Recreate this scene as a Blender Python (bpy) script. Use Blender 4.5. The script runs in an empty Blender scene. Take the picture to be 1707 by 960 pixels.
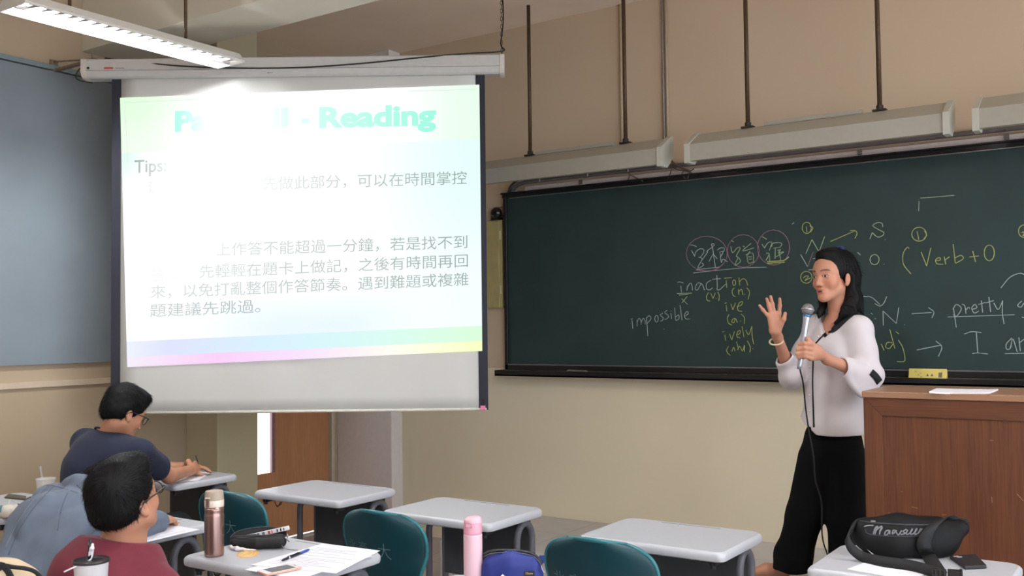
import bpy, bmesh, math, random
import numpy as np
from mathutils import Vector, Matrix

SC = bpy.context.scene
COL = SC.collection
random.seed(7)
RNG = np.random.default_rng(7)

# ------------------------------------------------------------------ camera
CAM = np.array([5.47, -5.725, 1.552])
CR = np.array([0.82676707, 0.56242003, -0.01182893])     # right
CU = np.array([0.03172874, -0.02562709, 0.99916792])     # up
CF = np.array([-0.56164891, 0.82645446, 0.03903251])     # forward
FPX = 1635.5
cam_d = bpy.data.cameras.new('camera')
cam_d.sensor_width = 36.0
cam_d.lens = 36.0 * FPX / 1707.0
cam_d.clip_start = 0.05
cam_o = bpy.data.objects.new('camera', cam_d)
COL.objects.link(cam_o)
cam_o.matrix_world = Matrix(((CR[0], CU[0], -CF[0], CAM[0]), (CR[1], CU[1], -CF[1], CAM[1]),
                             (CR[2], CU[2], -CF[2], CAM[2]), (0, 0, 0, 1)))
SC.camera = cam_o

# ------------------------------------------------------------------ world, daylight, exposure
wd = bpy.data.worlds.new('daylight')
SC.world = wd
wd.use_nodes = True
wd.node_tree.nodes['Background'].inputs[0].default_value = (0.88, 0.96, 1.07, 1)
wd.node_tree.nodes['Background'].inputs[1].default_value = 3.55
SC.view_settings.view_transform = 'Standard'
SC.view_settings.look = 'None'
SC.view_settings.gamma = 1.0
SC.view_settings.use_curve_mapping = False
SC.view_settings.exposure = 0.0
LAMP_W = 53.0          # watts of one ceiling luminaire
SCREEN_E = 1.0         # brightness of the projected picture


# ------------------------------------------------------------------ picture measurements -> places in the room
def ray(px, py):
    return (px - 853.5) / FPX * CR - (py - 480.0) / FPX * CU + CF


def AT(px, py, dep):
    """the point at distance dep (along the view axis) seen at a pixel of the photograph"""
    return CAM + ray(px, py) * dep


def ON(px, py, ax, val):
    """the point of the plane axis = val seen at a pixel of the photograph"""
    d = ray(px, py)
    return CAM + d * (val - CAM[ax]) / d[ax]


# ------------------------------------------------------------------ object helpers
def tag(o, label=None, cat=None, group=None, kind=None):
    if label: o['label'] = label
    if cat: o['category'] = cat
    if group: o['group'] = group
    if kind: o['kind'] = kind
    return o


def thing(name, label, cat, loc=(0, 0, 0), rz=0.0, group=None):
    o = bpy.data.objects.new(name, None)
    o.empty_display_size = 0.05
    COL.objects.link(o)
    o.location = [float(v) for v in loc]
    o.rotation_euler = (0, 0, rz)
    return tag(o, label, cat, group)


def wloc(p):
    v = Vector((0, 0, 0))
    while p is not None:
        v = v + p.location
        p = p.parent
    return v


def mesh(name, verts, faces, mat, parent=None, smooth=False, local=False, mats=None, fmat=None):
    """one mesh object; world coordinates in, unless local"""
    me = bpy.data.meshes.new(name)
    v = np.asarray(verts, dtype=float).reshape(-1, 3)
    if parent is not None and not local:
        v = v - np.array(wloc(parent))
    me.from_pydata(v.tolist(), [], faces if isinstance(faces, list) else [list(f) for f in faces])
    for m in (mats or [mat]):
        me.materials.append(m)
    if fmat is not None:
        me.polygons.foreach_set('material_index', np.asarray(fmat, dtype=np.int32))
    if smooth:
        me.polygons.foreach_set('use_smooth', [True] * len(me.polygons))
    me.update()
    o = bpy.data.objects.new(name, me)
    COL.objects.link(o)
    if parent is not None:
        o.parent = parent
    return o


class G:
    """collects shapes for one mesh"""
    def __init__(s): s.v = []; s.f = []; s.m = []

    def add(s, v, f, m=0):
        b = len(s.v)
        s.v += [tuple(map(float, p)) for p in v]
        s.f += [[b + i for i in q] for q in f]
        s.m += [m] * len(f)
        return s

    def box(s, a, b, m=0):
        x0, y0, z0 = a; x1, y1, z1 = b
        return s.add([(x0, y0, z0), (x1, y0, z0), (x1, y1, z0), (x0, y1, z0), (x0, y0, z1), (x1, y0, z1), (x1, y1, z1), (x0, y1, z1)],
                     [(3, 2, 1, 0), (4, 5, 6, 7), (0, 1, 5, 4), (1, 2, 6, 5), (2, 3, 7, 6), (3, 0, 4, 7)], m)

    def obox(s, c, ex, ey, ez, m=0):
        """box by centre and three half-axes"""
        c, ex, ey, ez = map(np.asarray, (c, ex, ey, ez))
        v = [c + i * ex + j * ey + k * ez for k in (-1, 1) for j in (-1, 1) for i in (-1, 1)]
        return s.add(v, [(2, 3, 1, 0), (4, 5, 7, 6), (0, 1, 5, 4), (1, 3, 7, 5), (3, 2, 6, 7), (2, 0, 4, 6)], m)

    def prism(s, poly, o, ax, ay, az, m=0):
        """polygon (2D, counter-clockwise) in axes ax, ay at o, extruded along az"""
        o, ax, ay, az = (np.asarray(t, dtype=float) for t in (o, ax, ay, az))
        n = len(poly)
        v = [o + p[0] * ax + p[1] * ay for p in poly] + [o + p[0] * ax + p[1] * ay + az for p in poly]
        f = [list(range(n))[::-1], [n + i for i in range(n)]] + [(i, (i + 1) % n, n + (i + 1) % n, n + i) for i in range(n)]
        return s.add(v, f, m)

    def tube(s, pts, r, seg=10, m=0, caps=True, flat=None):
        """round tube along a path; r a number or one per point; flat=(axis, factor) squashes the section"""
        P = [np.asarray(p, dtype=float) for p in pts]
        n = len(P)
        rr = [r] * n if np.isscalar(r) else list(r)
        T = []
        for i in range(n):
            d = P[min(i + 1, n - 1)] - P[max(i - 1, 0)]
            L = np.linalg.norm(d)
            T.append(d / L if L > 1e-9 else np.array([0, 0, 1.0]))
        ref = np.array([0, 0, 1.0]) if abs(T[0][2]) < .9 else np.array([1.0, 0, 0])
        N = np.cross(T[0], ref); N /= np.linalg.norm(N)
        v = []
        for i in range(n):
            N = N - T[i] * np.dot(N, T[i])
            N /= max(np.linalg.norm(N), 1e-9)
            B = np.cross(T[i], N)
            for k in range(seg):
                a = 2 * math.pi * k / seg
                d = (math.cos(a) * N + math.sin(a) * B) * rr[i]
                if flat is not None:
                    ax = np.asarray(flat[0], dtype=float)
                    d = d - ax * np.dot(d, ax) * (1 - flat[1])
                v.append(P[i] + d)
        f = []
        for i in range(n - 1):
            for k in range(seg):
                a = i * seg + k; b = i * seg + (k + 1) % seg
                f.append((a, b, b + seg, a + seg))
        if caps:
            f.append(list(range(seg))[::-1]); f.append([(n - 1) * seg + k for k in range(seg)])
        return s.add(v, f, m)

    def lathe(s, prof, c=(0, 0, 0), seg=32, m=0, axis=None):
        """profile of (radius, height) turned about the vertical (or axis) through c"""
        c = np.asarray(c, dtype=float)
        A = np.array([0, 0, 1.0]) if axis is None else np.asarray(axis, dtype=float) / np.linalg.norm(axis)
        ref = np.array([1.0, 0, 0]) if abs(A[0]) < .9 else np.array([0, 1.0, 0])
        U = np.cross(A, ref); U /= np.linalg.norm(U); W = np.cross(A, U)
        v = []
        for (r, h) in prof:
            for k in range(seg):
                a = 2 * math.pi * k / seg
                v.append(c + A * h + (U * math.cos(a) + W * math.sin(a)) * r)
        f = []
        for i in range(len(prof) - 1):
            for k in range(seg):
                a = i * seg + k; b = i * seg + (k + 1) % seg
                f.append((a, b, b + seg, a + seg))
        f.append(list(range(seg))[::-1]); f.append([(len(prof) - 1) * seg + k for k in range(seg)])
        return s.add(v, f, m)

    def sphere(s, c, r, seg=16, rings=10, m=0, sc=(1, 1, 1)):
        prof = [(max(r * math.sin(math.pi * i / rings), 1e-5) , -r * math.cos(math.pi * i / rings)) for i in range(rings + 1)]
        g = G().lathe(prof, (0, 0, 0), seg)
        v = [np.asarray(c) + np.asarray(p) * np.asarray(sc) for p in g.v]
        return s.add(v, g.f, m)

    def grid(s, P, m=0, close_u=False):
        """quads over an array of points P[i][j]"""
        ni, nj = len(P), len(P[0])
        v = [p for row in P for p in row]
        f = []
        for i in range(ni - (0 if close_u else 1)):
            for j in range(nj - 1):
                a = i * nj + j; b = ((i + 1) % ni) * nj + j
                f.append((a, b, b + 1, a + 1))
        return s.add(v, f, m)

    def make(s, name, mat, parent=None, smooth=False, bevel=0, seg=2, local=False, mats=None, solid=0, sub=0, autos=None):
        o = mesh(name, s.v, s.f, mat, parent, smooth, local, mats, s.m if mats else None)
        if solid:
            md = o.modifiers.new('thickness', 'SOLIDIFY'); md.thickness = solid; md.offset = 0
        if bevel:
            md = o.modifiers.new('bevel', 'BEVEL'); md.width = bevel; md.segments = seg; md.limit_method = 'ANGLE'; md.angle_limit = 0.6
            o.data.polygons.foreach_set('use_smooth', [True] * len(o.data.polygons))
            md.harden_normals = True
        if sub:
            md = o.modifiers.new('subdivision', 'SUBSURF'); md.levels = sub; md.render_levels = sub
        return o


def children(o):
    return [c for c in bpy.data.objects if c.parent == o]


def copy_tree(o, parent=None, kids=None):
    kids = kids if kids is not None else {}
    c = o.copy(); COL.objects.link(c)
    if parent is not None: c.parent = parent
    for ch in children(o):
        copy_tree(ch, c)
    return c


def catmull(pts, n=8, closed=False):
    P = [np.asarray(p, dtype=float) for p in pts]
    if len(P) < 3 and not closed: return P
    out = []
    N = len(P)
    for i in range(N if closed else N - 1):
        if closed:
            p0, p1, p2, p3 = P[i - 1], P[i], P[(i + 1) % N], P[(i + 2) % N]
        else:
            p0 = P[i - 1] if i > 0 else 2 * P[0] - P[1]
            p1, p2 = P[i], P[i + 1]
            p3 = P[i + 2] if i + 2 < N else 2 * P[-1] - P[-2]
        for k in range(n):
            t = k / n
            out.append(.5 * ((2 * p1) + (-p0 + p2) * t + (2 * p0 - 5 * p1 + 4 * p2 - p3) * t * t + (-p0 + 3 * p1 - 3 * p2 + p3) * t ** 3))
    out.append(P[0] if closed else P[-1])
    return out


def rrect(w, h, r, n=6, cx=0, cy=0):
    """rounded rectangle outline, counter-clockwise; r one number or four (from the +x +y corner on)"""
    rs = [r] * 4 if np.isscalar(r) else r
    out = []
    for k, (sx, sy) in enumerate(((1, 1), (-1, 1), (-1, -1), (1, -1))):
        q = rs[k]
        ox, oy = cx + sx * (w / 2 - q), cy + sy * (h / 2 - q)
        for i in range(n + 1):
            a = math.pi / 2 * (k + i / n)
            out.append((ox + q * math.cos(a), oy + q * math.sin(a)))
    return out


# ------------------------------------------------------------------ materials
def lin(c):
    return tuple(((x / 255.0) / 12.92 if x / 255.0 <= .04045 else ((x / 255.0 + .055) / 1.055) ** 2.4) for x in c)


MATS = {}


def mat(name, rgb, rough=.6, metal=0.0, var=.06, scale=30.0, bump=0.0, bscale=200.0, spec=.5, emit=None, es=0.0, stretch=(1, 1, 1), sheen=0.0, sss=0.0, coat=0.0):
    """procedural Principled material: base colour (sRGB 0-255) with a faint noise and optional bump"""
    if name in MATS: return MATS[name]
    m = bpy.data.materials.new(name); m.use_nodes = True
    nt = m.node_tree; b = nt.nodes['Principled BSDF']
    c = lin(rgb)
    tc = nt.nodes.new('ShaderNodeTexCoord'); mp = nt.nodes.new('ShaderNodeMapping')
    mp.inputs['Scale'].default_value = stretch
    nt.links.new(tc.outputs['Object'], mp.inputs['Vector'])
    nz = nt.nodes.new('ShaderNodeTexNoise'); nz.inputs['Scale'].default_value = scale; nz.inputs['Detail'].default_value = 4
    nt.links.new(mp.outputs['Vector'], nz.inputs['Vector'])
    rp = nt.nodes.new('ShaderNodeValToRGB')
    rp.color_ramp.elements[0].position = .3; rp.color_ramp.elements[1].position = .7
    rp.color_ramp.elements[0].color = tuple(x * (1 - var) for x in c) + (1,)
    rp.color_ramp.elements[1].color = tuple(min(1, x * (1 + var)) for x in c) + (1,)
    nt.links.new(nz.outputs['Fac'], rp.inputs['Fac'])
    nt.links.new(rp.outputs['Color'], b.inputs['Base Color'])
    b.inputs['Roughness'].default_value = rough
    b.inputs['Metallic'].default_value = metal
    b.inputs['Specular IOR Level'].default_value = spec
    b.inputs['Coat Weight'].default_value = coat
    if sheen: b.inputs['Sheen Weight'].default_value = sheen
    if sss:
        b.inputs['Subsurface Weight'].default_value = sss
        b.inputs['Subsurface Radius'].default_value = (.012, .005, .003)
        b.inputs['Subsurface Scale'].default_value = 1.0
    if emit is not None:
        b.inputs['Emission Color'].default_value = lin(emit) + (1,)
        b.inputs['Emission Strength'].default_value = es
    if bump:
        n2 = nt.nodes.new('ShaderNodeTexNoise'); n2.inputs['Scale'].default_value = bscale; n2.inputs['Detail'].default_value = 3
        nt.links.new(mp.outputs['Vector'], n2.inputs['Vector'])
        bp = nt.nodes.new('ShaderNodeBump'); bp.inputs['Strength'].default_value = bump; bp.inputs['Distance'].default_value = .002
        nt.links.new(n2.outputs['Fac'], bp.inputs['Height']); nt.links.new(bp.outputs['Normal'], b.inputs['Normal'])
    MATS[name] = m
    return m


def mat_attr(name, rough=.6, attr='tint', emission=False, spec=.4, sss=0.0, bump=0.0, bscale=300.0):
    """material whose colour comes from a colour attribute of the mesh"""
    m = bpy.data.materials.new(name); m.use_nodes = True
    nt = m.node_tree; b = nt.nodes['Principled BSDF']
    at = nt.nodes.new('ShaderNodeAttribute'); at.attribute_name = attr
    if emission:
        b.inputs['Base Color'].default_value = (.02, .02, .02, 1)
        nt.links.new(at.outputs['Color'], b.inputs['Emission Color'])
        b.inputs['Emission Strength'].default_value = emission
        b.inputs['Roughness'].default_value = 1.0
        b.inputs['Specular IOR Level'].default_value = 0.0
    else:
        nt.links.new(at.outputs['Color'], b.inputs['Base Color'])
        b.inputs['Roughness'].default_value = rough
        b.inputs['Specular IOR Level'].default_value = spec
        if sss:
            b.inputs['Subsurface Weight'].default_value = sss
            b.inputs['Subsurface Radius'].default_value = (.010, .004, .002)
            b.inputs['Subsurface Scale'].default_value = 1.0
        if bump:
            tc = nt.nodes.new('ShaderNodeTexCoord')
            n2 = nt.nodes.new('ShaderNodeTexNoise'); n2.inputs['Scale'].default_value = bscale
            nt.links.new(tc.outputs['Object'], n2.inputs['Vector'])
            bp = nt.nodes.new('ShaderNodeBump'); bp.inputs['Strength'].default_value = bump; bp.inputs['Distance'].default_value = .001
            nt.links.new(n2.outputs['Fac'], bp.inputs['Height']); nt.links.new(bp.outputs['Normal'], b.inputs['Normal'])
    return m


def tint(o, cols, attr='tint'):
    """colour attribute per vertex (linear rgb)"""
    a = o.data.color_attributes.new(attr, 'FLOAT_COLOR', 'POINT')
    c = np.ones((len(o.data.vertices), 4), dtype=np.float32)
    c[:, :3] = cols
    a.data.foreach_set('color', c.ravel())


def wall_mat(name, upper, lower, split):
    """painted plaster: one paint above the height split, another below it, with faint mottling"""
    m = bpy.data.materials.new(name); m.use_nodes = True
    nt = m.node_tree; b = nt.nodes['Principled BSDF']
    ge = nt.nodes.new('ShaderNodeNewGeometry'); sx = nt.nodes.new('ShaderNodeSeparateXYZ')
    nt.links.new(ge.outputs['Position'], sx.inputs[0])
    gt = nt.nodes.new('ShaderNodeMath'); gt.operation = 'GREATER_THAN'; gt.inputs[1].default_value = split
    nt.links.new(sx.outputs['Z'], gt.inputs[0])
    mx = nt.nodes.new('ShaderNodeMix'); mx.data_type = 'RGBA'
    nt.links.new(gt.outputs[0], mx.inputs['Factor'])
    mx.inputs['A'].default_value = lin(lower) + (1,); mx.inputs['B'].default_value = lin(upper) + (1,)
    nz = nt.nodes.new('ShaderNodeTexNoise'); nz.inputs['Scale'].default_value = 1.3; nz.inputs['Detail'].default_value = 5
    nt.links.new(ge.outputs['Position'], nz.inputs['Vector'])
    mr = nt.nodes.new('ShaderNodeMapRange'); mr.inputs['To Min'].default_value = .93; mr.inputs['To Max'].default_value = 1.06
    nt.links.new(nz.outputs['Fac'], mr.inputs['Value'])
    mu = nt.nodes.new('ShaderNodeMix'); mu.data_type = 'RGBA'; mu.blend_type = 'MULTIPLY'; mu.inputs['Factor'].default_value = 1
    nt.links.new(mx.outputs['Result'], mu.inputs['A']); nt.links.new(mr.outputs['Result'], mu.inputs['B'])
    nt.links.new(mu.outputs['Result'], b.inputs['Base Color'])
    b.inputs['Roughness'].default_value = .75; b.inputs['Specular IOR Level'].default_value = .25
    n2 = nt.nodes.new('ShaderNodeTexNoise'); n2.inputs['Scale'].default_value = 90; n2.inputs['Detail'].default_value = 2
    nt.links.new(ge.outputs['Position'], n2.inputs['Vector'])
    bp = nt.nodes.new('ShaderNodeBump'); bp.inputs['Strength'].default_value = .12; bp.inputs['Distance'].default_value = .003
    nt.links.new(n2.outputs['Fac'], bp.inputs['Height']); nt.links.new(bp.outputs['Normal'], b.inputs['Normal'])
    return m


def tile_mat(name, rgb, grout, size, rough=.35):
    m = bpy.data.materials.new(name); m.use_nodes = True
    nt = m.node_tree; b = nt.nodes['Principled BSDF']
    ge = nt.nodes.new('ShaderNodeNewGeometry')
    br = nt.nodes.new('ShaderNodeTexBrick'); br.offset = 0; br.inputs['Scale'].default_value = 1
    br.inputs['Brick Width'].default_value = size; br.inputs['Row Height'].default_value = size
    br.inputs['Mortar Size'].default_value = .003
    c = lin(rgb)
    br.inputs['Color1'].default_value = tuple(x * .96 for x in c) + (1,); br.inputs['Color2'].default_value = tuple(x * 1.04 for x in c) + (1,)
    br.inputs['Mortar'].default_value = lin(grout) + (1,)
    nt.links.new(ge.outputs['Position'], br.inputs['Vector'])
    nz = nt.nodes.new('ShaderNodeTexNoise'); nz.inputs['Scale'].default_value = 9; nz.inputs['Detail'].default_value = 8
    nt.links.new(ge.outputs['Position'], nz.inputs['Vector'])
    mr = nt.nodes.new('ShaderNodeMapRange'); mr.inputs['To Min'].default_value = .82; mr.inputs['To Max'].default_value = 1.15
    nt.links.new(nz.outputs['Fac'], mr.inputs['Value'])
    mu = nt.nodes.new('ShaderNodeMix'); mu.data_type = 'RGBA'; mu.blend_type = 'MULTIPLY'; mu.inputs['Factor'].default_value = 1
    nt.links.new(br.outputs['Color'], mu.inputs['A']); nt.links.new(mr.outputs['Result'], mu.inputs['B'])
    nt.links.new(mu.outputs['Result'], b.inputs['Base Color'])
    b.inputs['Roughness'].default_value = rough
    return m


def wood_mat(name, dark, light, rough=.45, freq=18.0, axis='z', coat=0.0):
    """straight-grained veneer, grain along the given axis of world space"""
    m = bpy.data.materials.new(name); m.use_nodes = True
    nt = m.node_tree; b = nt.nodes['Principled BSDF']
    ge = nt.nodes.new('ShaderNodeNewGeometry'); mp = nt.nodes.new('ShaderNodeMapping')
    sc = {'z': (freq, freq, .9), 'x': (.9, freq, freq), 'y': (freq, .9, freq)}[axis]
    mp.inputs['Scale'].default_value = sc
    nt.links.new(ge.outputs['Position'], mp.inputs['Vector'])
    nz = nt.nodes.new('ShaderNodeTexNoise'); nz.inputs['Scale'].default_value = 1.0; nz.inputs['Detail'].default_value = 6; nz.inputs['Roughness'].default_value = .65
    nt.links.new(mp.outputs['Vector'], nz.inputs['Vector'])
    m2 = nt.nodes.new('ShaderNodeMapping'); m2.inputs['Scale'].default_value = tuple(8 * s for s in sc)
    nt.links.new(ge.outputs['Position'], m2.inputs['Vector'])
    n2 = nt.nodes.new('ShaderNodeTexNoise'); n2.inputs['Scale'].default_value = 1.0; n2.inputs['Detail'].default_value = 3
    nt.links.new(m2.outputs['Vector'], n2.inputs['Vector'])
    ad = nt.nodes.new('ShaderNodeMath'); ad.operation = 'MULTIPLY_ADD'; ad.inputs[1].default_value = .45; 
    nt.links.new(n2.outputs['Fac'], ad.inputs[0]); 
    h = nt.nodes.new('ShaderNodeMath'); h.operation = 'MULTIPLY'; h.inputs[1].default_value = .6
    nt.links.new(nz.outputs['Fac'], h.inputs[0]); nt.links.new(h.outputs[0], ad.inputs[2])
    rp = nt.nodes.new('ShaderNodeValToRGB'); rp.color_ramp.elements[0].position = .32; rp.color_ramp.elements[1].position = .72
    rp.color_ramp.elements[0].color = lin(dark) + (1,); rp.color_ramp.elements[1].color = lin(light) + (1,)
    nt.links.new(ad.outputs[0], rp.inputs['Fac']); nt.links.new(rp.outputs['Color'], b.inputs['Base Color'])
    b.inputs['Roughness'].default_value = rough; b.inputs['Coat Weight'].default_value = coat
    return m


def text_mesh(body, bold=0.0, res=3):
    """the outline of a line of writing as flat vertices and faces, cap height about .73, starting at x = 0"""
    c = bpy.data.curves.new('writing', 'FONT'); c.body = body; c.offset = bold; c.resolution_u = res
    o = bpy.data.objects.new('writing', c); COL.objects.link(o)
    me = bpy.data.meshes.new_from_object(o.evaluated_get(bpy.context.evaluated_depsgraph_get()))
    v = np.array([p.co[:] for p in me.vertices]); f = [list(p.vertices) for p in me.polygons]
    bpy.data.objects.remove(o); bpy.data.curves.remove(c); bpy.data.meshes.remove(me)
    return v, f

# ------------------------------------------------------------------ the room
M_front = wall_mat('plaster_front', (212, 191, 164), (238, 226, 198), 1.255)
M_left = wall_mat('plaster_left', (184, 165, 140), (180, 162, 136), 1.245)
M_ceil = mat('ceiling_paint', (242, 224, 204), .85, var=.05, scale=2.0)
M_beam = mat('beam_paint', (208, 202, 184), .8, var=.03, scale=3.0)
M_col = wall_mat('plaster_column', (198, 186, 156), (194, 182, 150), 1.255)
M_trimw = mat('white_trim', (205, 198, 190), .5, var=.03)
M_floor = tile_mat('floor_tiles', (182, 170, 166), (140, 130, 126), .6)
M_plat = tile_mat('platform_tiles', (186, 182, 182), (150, 146, 146), .45, .3)

ROOM_H = 3.67


def struct(name, g, m, **k):
    return tag(g.make(name, m, **k), kind='structure')


struct('floor', G().box((-.2, -9.5, -.1), (9.0, .2, 0)), M_floor)
struct('ceiling', G().box((-.2, -9.5, ROOM_H), (9.0, .2, ROOM_H + .12)), M_ceil)
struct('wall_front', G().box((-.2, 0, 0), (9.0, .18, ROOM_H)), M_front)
DY0, DY1, DH = -1.13, -.164, 2.08
g = G()
g.box((-.18, -9.5, 0), (0, DY0, ROOM_H)).box((-.18, DY1, 0), (0, 0, ROOM_H)).box((-.18, DY0, DH), (0, DY1, ROOM_H))
struct('wall_left', g, M_left)
struct('wall_back', G().box((-.2, -9.7, 0), (9.0, -9.5, ROOM_H)), M_left)  # unseen back wall, added to keep daylight from entering behind the class
struct('column', G().box((0, -1.541, 0), (.314, -1.202, ROOM_H)), M_col, bevel=.006)
struct('corner_pillar', G().box((0, -.13, 0), (.56, 0, ROOM_H)), mat('pillar_paint', (232, 224, 218), .6, var=.03), bevel=.006)
struct('ceiling_beam', G().box((0, -2.305, 3.252), (9.0, -1.935, ROOM_H)), M_beam, bevel=.005)
struct('trim_1', G().box((0, -9.5, 1.232), (.014, -1.541, 1.266)), mat('ledge_paint', (205, 186, 162), .6, var=.03))
struct('trim_2', G().box((0, DY0, 0), (.03, DY1, .018)), M_trimw)
g = G().box((1.69, -.99, 0), (9.0, 0, .252))
struct('platform', g, M_plat, bevel=.01)

# door: orange-brown leaf with a narrow bright vision panel, set in the left wall
M_door = wood_mat('door_veneer', (176, 122, 84), (200, 142, 98), .5, 9)
d = thing('door_1', None, None, (-.05, DY0, 0)); tag(d, kind='structure')
g = G()
wy0, wy1, wz0, wz1 = -.985, -.742, .51, 1.75
for a, b in (((-.07, DY0 + .03, .02), (-.03, wy0, DH - .03)), ((-.07, wy1, .02), (-.03, DY1 - .03, DH - .03)),
             ((-.07, wy0, .02), (-.03, wy1, wz0)), ((-.07, wy0, wz1), (-.03, wy1, DH - .03))):
    g.box(a, b)
g.make('door_leaf', M_door, d)
g = G()
for a, b in (((-.075, wy1 - .03, wz0), (-.024, wy1, wz1)), ((-.075, wy0, wz0), (-.024, wy0 + .03, wz1)), ((-.075, wy0, wz1 - .03), (-.024, wy1, wz1))):
    g.box(a, b)
g.make('window_bead', mat('plum_bead', (140, 106, 108), .5), d)
G().box((-.055, wy0, wz0), (-.048, wy1, wz1)).make('window_pane', mat('daylit_frosted_glass', (235, 240, 245), .3, emit=(250, 250, 255), es=2.6), d)
g = G()
for y0, y1 in ((DY0, DY0 + .03), (DY1 - .03, DY1)):
    g.box((-.1, y0, 0), (.004, y1, DH))
g.box((-.1, DY0, DH - .03), (.004, DY1, DH))
g.make('door_frame', mat('door_frame_paint', (196, 186, 166), .5), d)
g = G().tube([(-.03, -.25, 1.0), (.03, -.25, 1.0), (.035, -.33, 1.0)], .01)
g.make('door_handle', mat('brushed_steel', (170, 170, 172), .35, 1.0), d, smooth=True)

# blue-grey display board on the left wall, with its top rail
nb = thing('display_board', 'large blue-grey display board on the left wall', 'board', (0, -2.8, 1.364))
G().box((0, -6.2, 1.364), (.022, -1.75, 3.088)).make('panel', mat('blue_grey_felt', (128, 138, 145), .85, var=.04, scale=4, bump=.1), nb)
G().box((0, -6.2, 3.094), (.034, -1.75, 3.122)).make('top_rail', mat('blue_grey_rail', (122, 138, 142), .7), nb)

# ------------------------------------------------------------------ ceiling luminaires
M_white = mat('white_enamel', (214, 212, 206), .4, var=.02)
M_louvre = mat('louvre_aluminium', (150, 143, 143), .5, .0, var=.03)
M_tube = mat('fluorescent_tube', (255, 255, 255), .4, emit=(246, 250, 255), es=LAMP_W / (math.pi * .1))
M_rod = mat('brown_rod', (84, 64, 44), .55, .3, var=.2, scale=60)


def luminaire(x, y, label, group=None, slot=.016):
    """open louvred fluorescent fitting, 1.22 m along y, hanging from two rods; mouth at z 3.0"""
    t = thing('ceiling_luminaire', label, 'light', (x, y, 3.0), 0, group)
    L, W = .608, .112
    g = G()
    for s in (-1, 1):      # two reflector wings with a light slot along the top
        prof = [(s * W, 0), (s * W * .98, .012), (s * W * .62, .056), (s * slot, .056), (s * slot, .05), (s * W * .58, .05), (s * (W - .008), 0)]
        g.prism(prof if s < 0 else prof[::-1], (x, y - L, 3.0), (1, 0, 0), (0, 0, 1), (0, 2 * L, 0))
    for s in (-1, 1):
        e = [(-W, 0), (W, 0), (W * .98, .012), (W * .62, .056), (-W * .62, .056), (-W * .98, .012)]
        g.prism(e, (x, y + s * L - (.004 if s > 0 else -.0), 3.0), (1, 0, 0), (0, 0, 1), (0, -.006 if s < 0 else .01, 0))
    g.make('housing', M_white, t)
    for s in (-1, 1):
        G().tube([(x + s * .045, y - L + .08, 3.032), (x + s * .045, y + L - .11, 3.032)], .013, 8).make('tube', M_tube, t, smooth=True)
    g = G()
    for i in range(19):
        yy = y - L + .06 + i * (2 * L - .12) / 18
        for s in (1,):         # wedge blades, deep at the reflector and running out at the spine
            e, i_ = x + s * (W - .014), x - s * .005
            g.add([(i_, yy - .002, 3.012), (e, yy - .017, 3.003), (e, yy + .017, 3.003), (i_, yy + .002, 3.012), (i_, yy, 3.022), (e - s * .02, yy - .001, 3.036), (e - s * .02, yy + .001, 3.036)],
                  [(0, 1, 2, 3), (0, 4, 5, 1), (3, 2, 6, 4), (1, 5, 6, 2), (4, 6, 5), (0, 3, 4)])
    g.box((x - .006, y - L + .01, 3.003), (x + .006, y + L - .01, 3.03))
    g.make('louvre', M_louvre, t)
    for yy in (y - .373, y + .268):
        G().tube([(x + .06, yy, 3.045), (x + .06, yy, ROOM_H)], .0085, 8).make('rod', M_rod, t, smooth=True)
    return t


luminaire(1.205, -2.782, 'lit white louvred fluorescent fitting hanging beside the projection screen', None, .006)
for (x, y) in ((3.9, -2.9), (6.6, -2.9), (1.4, -6.2), (3.9, -6.2), (6.6, -6.2)):
    luminaire(x, y, 'lit white louvred fluorescent fitting out in the room', 'ceiling luminaires out in the room')

# ------------------------------------------------------------------ unlit lamps above the blackboard
M_bl = mat('board_lamp_enamel', (172, 168, 154), .45, var=.03)
M_bl2 = mat('board_lamp_reflector', (192, 190, 178), .4, var=.03)
M_iron = mat('dark_iron', (60, 54, 48), .5, .5)


def board_lamp(x0, x1, rods, label, ridge=None):
    t = thing('board_lamp', label, 'light', ((x0 + x1) / 2, -.42, 2.5), 0, None)
    # section in (y, z): front lip, front edge, back top, back bottom
    sec = [(-.50, 2.492), (-.50, 2.588), (-.36, 2.668), (-.335, 2.668), (-.335, 2.64), (-.46, 2.566), (-.46, 2.492)]
    G().prism(sec[::-1], (x0 + .03, 0, 0), (0, 1, 0), (0, 0, 1), (x1 - x0 - .06, 0, 0)).make('hood', M_bl, t)
    cap = [(-.506, 2.480), (-.506, 2.592), (-.362, 2.676), (-.33, 2.676), (-.33, 2.56), (-.42, 2.480)]
    for xx in (x0, x1 - .03):
        G().prism(cap[::-1], (xx, 0, 0), (0, 1, 0), (0, 0, 1), (.03, 0, 0)).make('end_cap', M_bl2, t)
    G().tube([(x0 + .06, -.405, 2.56), (x1 - .06, -.405, 2.56)], .013, 8).make('tube', mat('unlit_tube', (214, 214, 210), .3), t, smooth=True)
    for xx in rods:
        r = G().tube([(xx, -.35, 2.672), (xx, -.35, ROOM_H)], .0125, 10).make('rod', M_rod, t, smooth=True)
        gg = G().box((xx - .035, -.372, 2.668), (xx + .035, -.328, 2.678))
        gg.tube([(xx, -.35, 2.676), (xx, -.35, 2.70)], .019, 8)
        gg.make('clamp', M_iron, r)
    if ridge:
        G().box((ridge[0], -.365, 2.668), (ridge[1], -.335, 2.69)).make('gear_box', M_bl, t)
    return t


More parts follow.
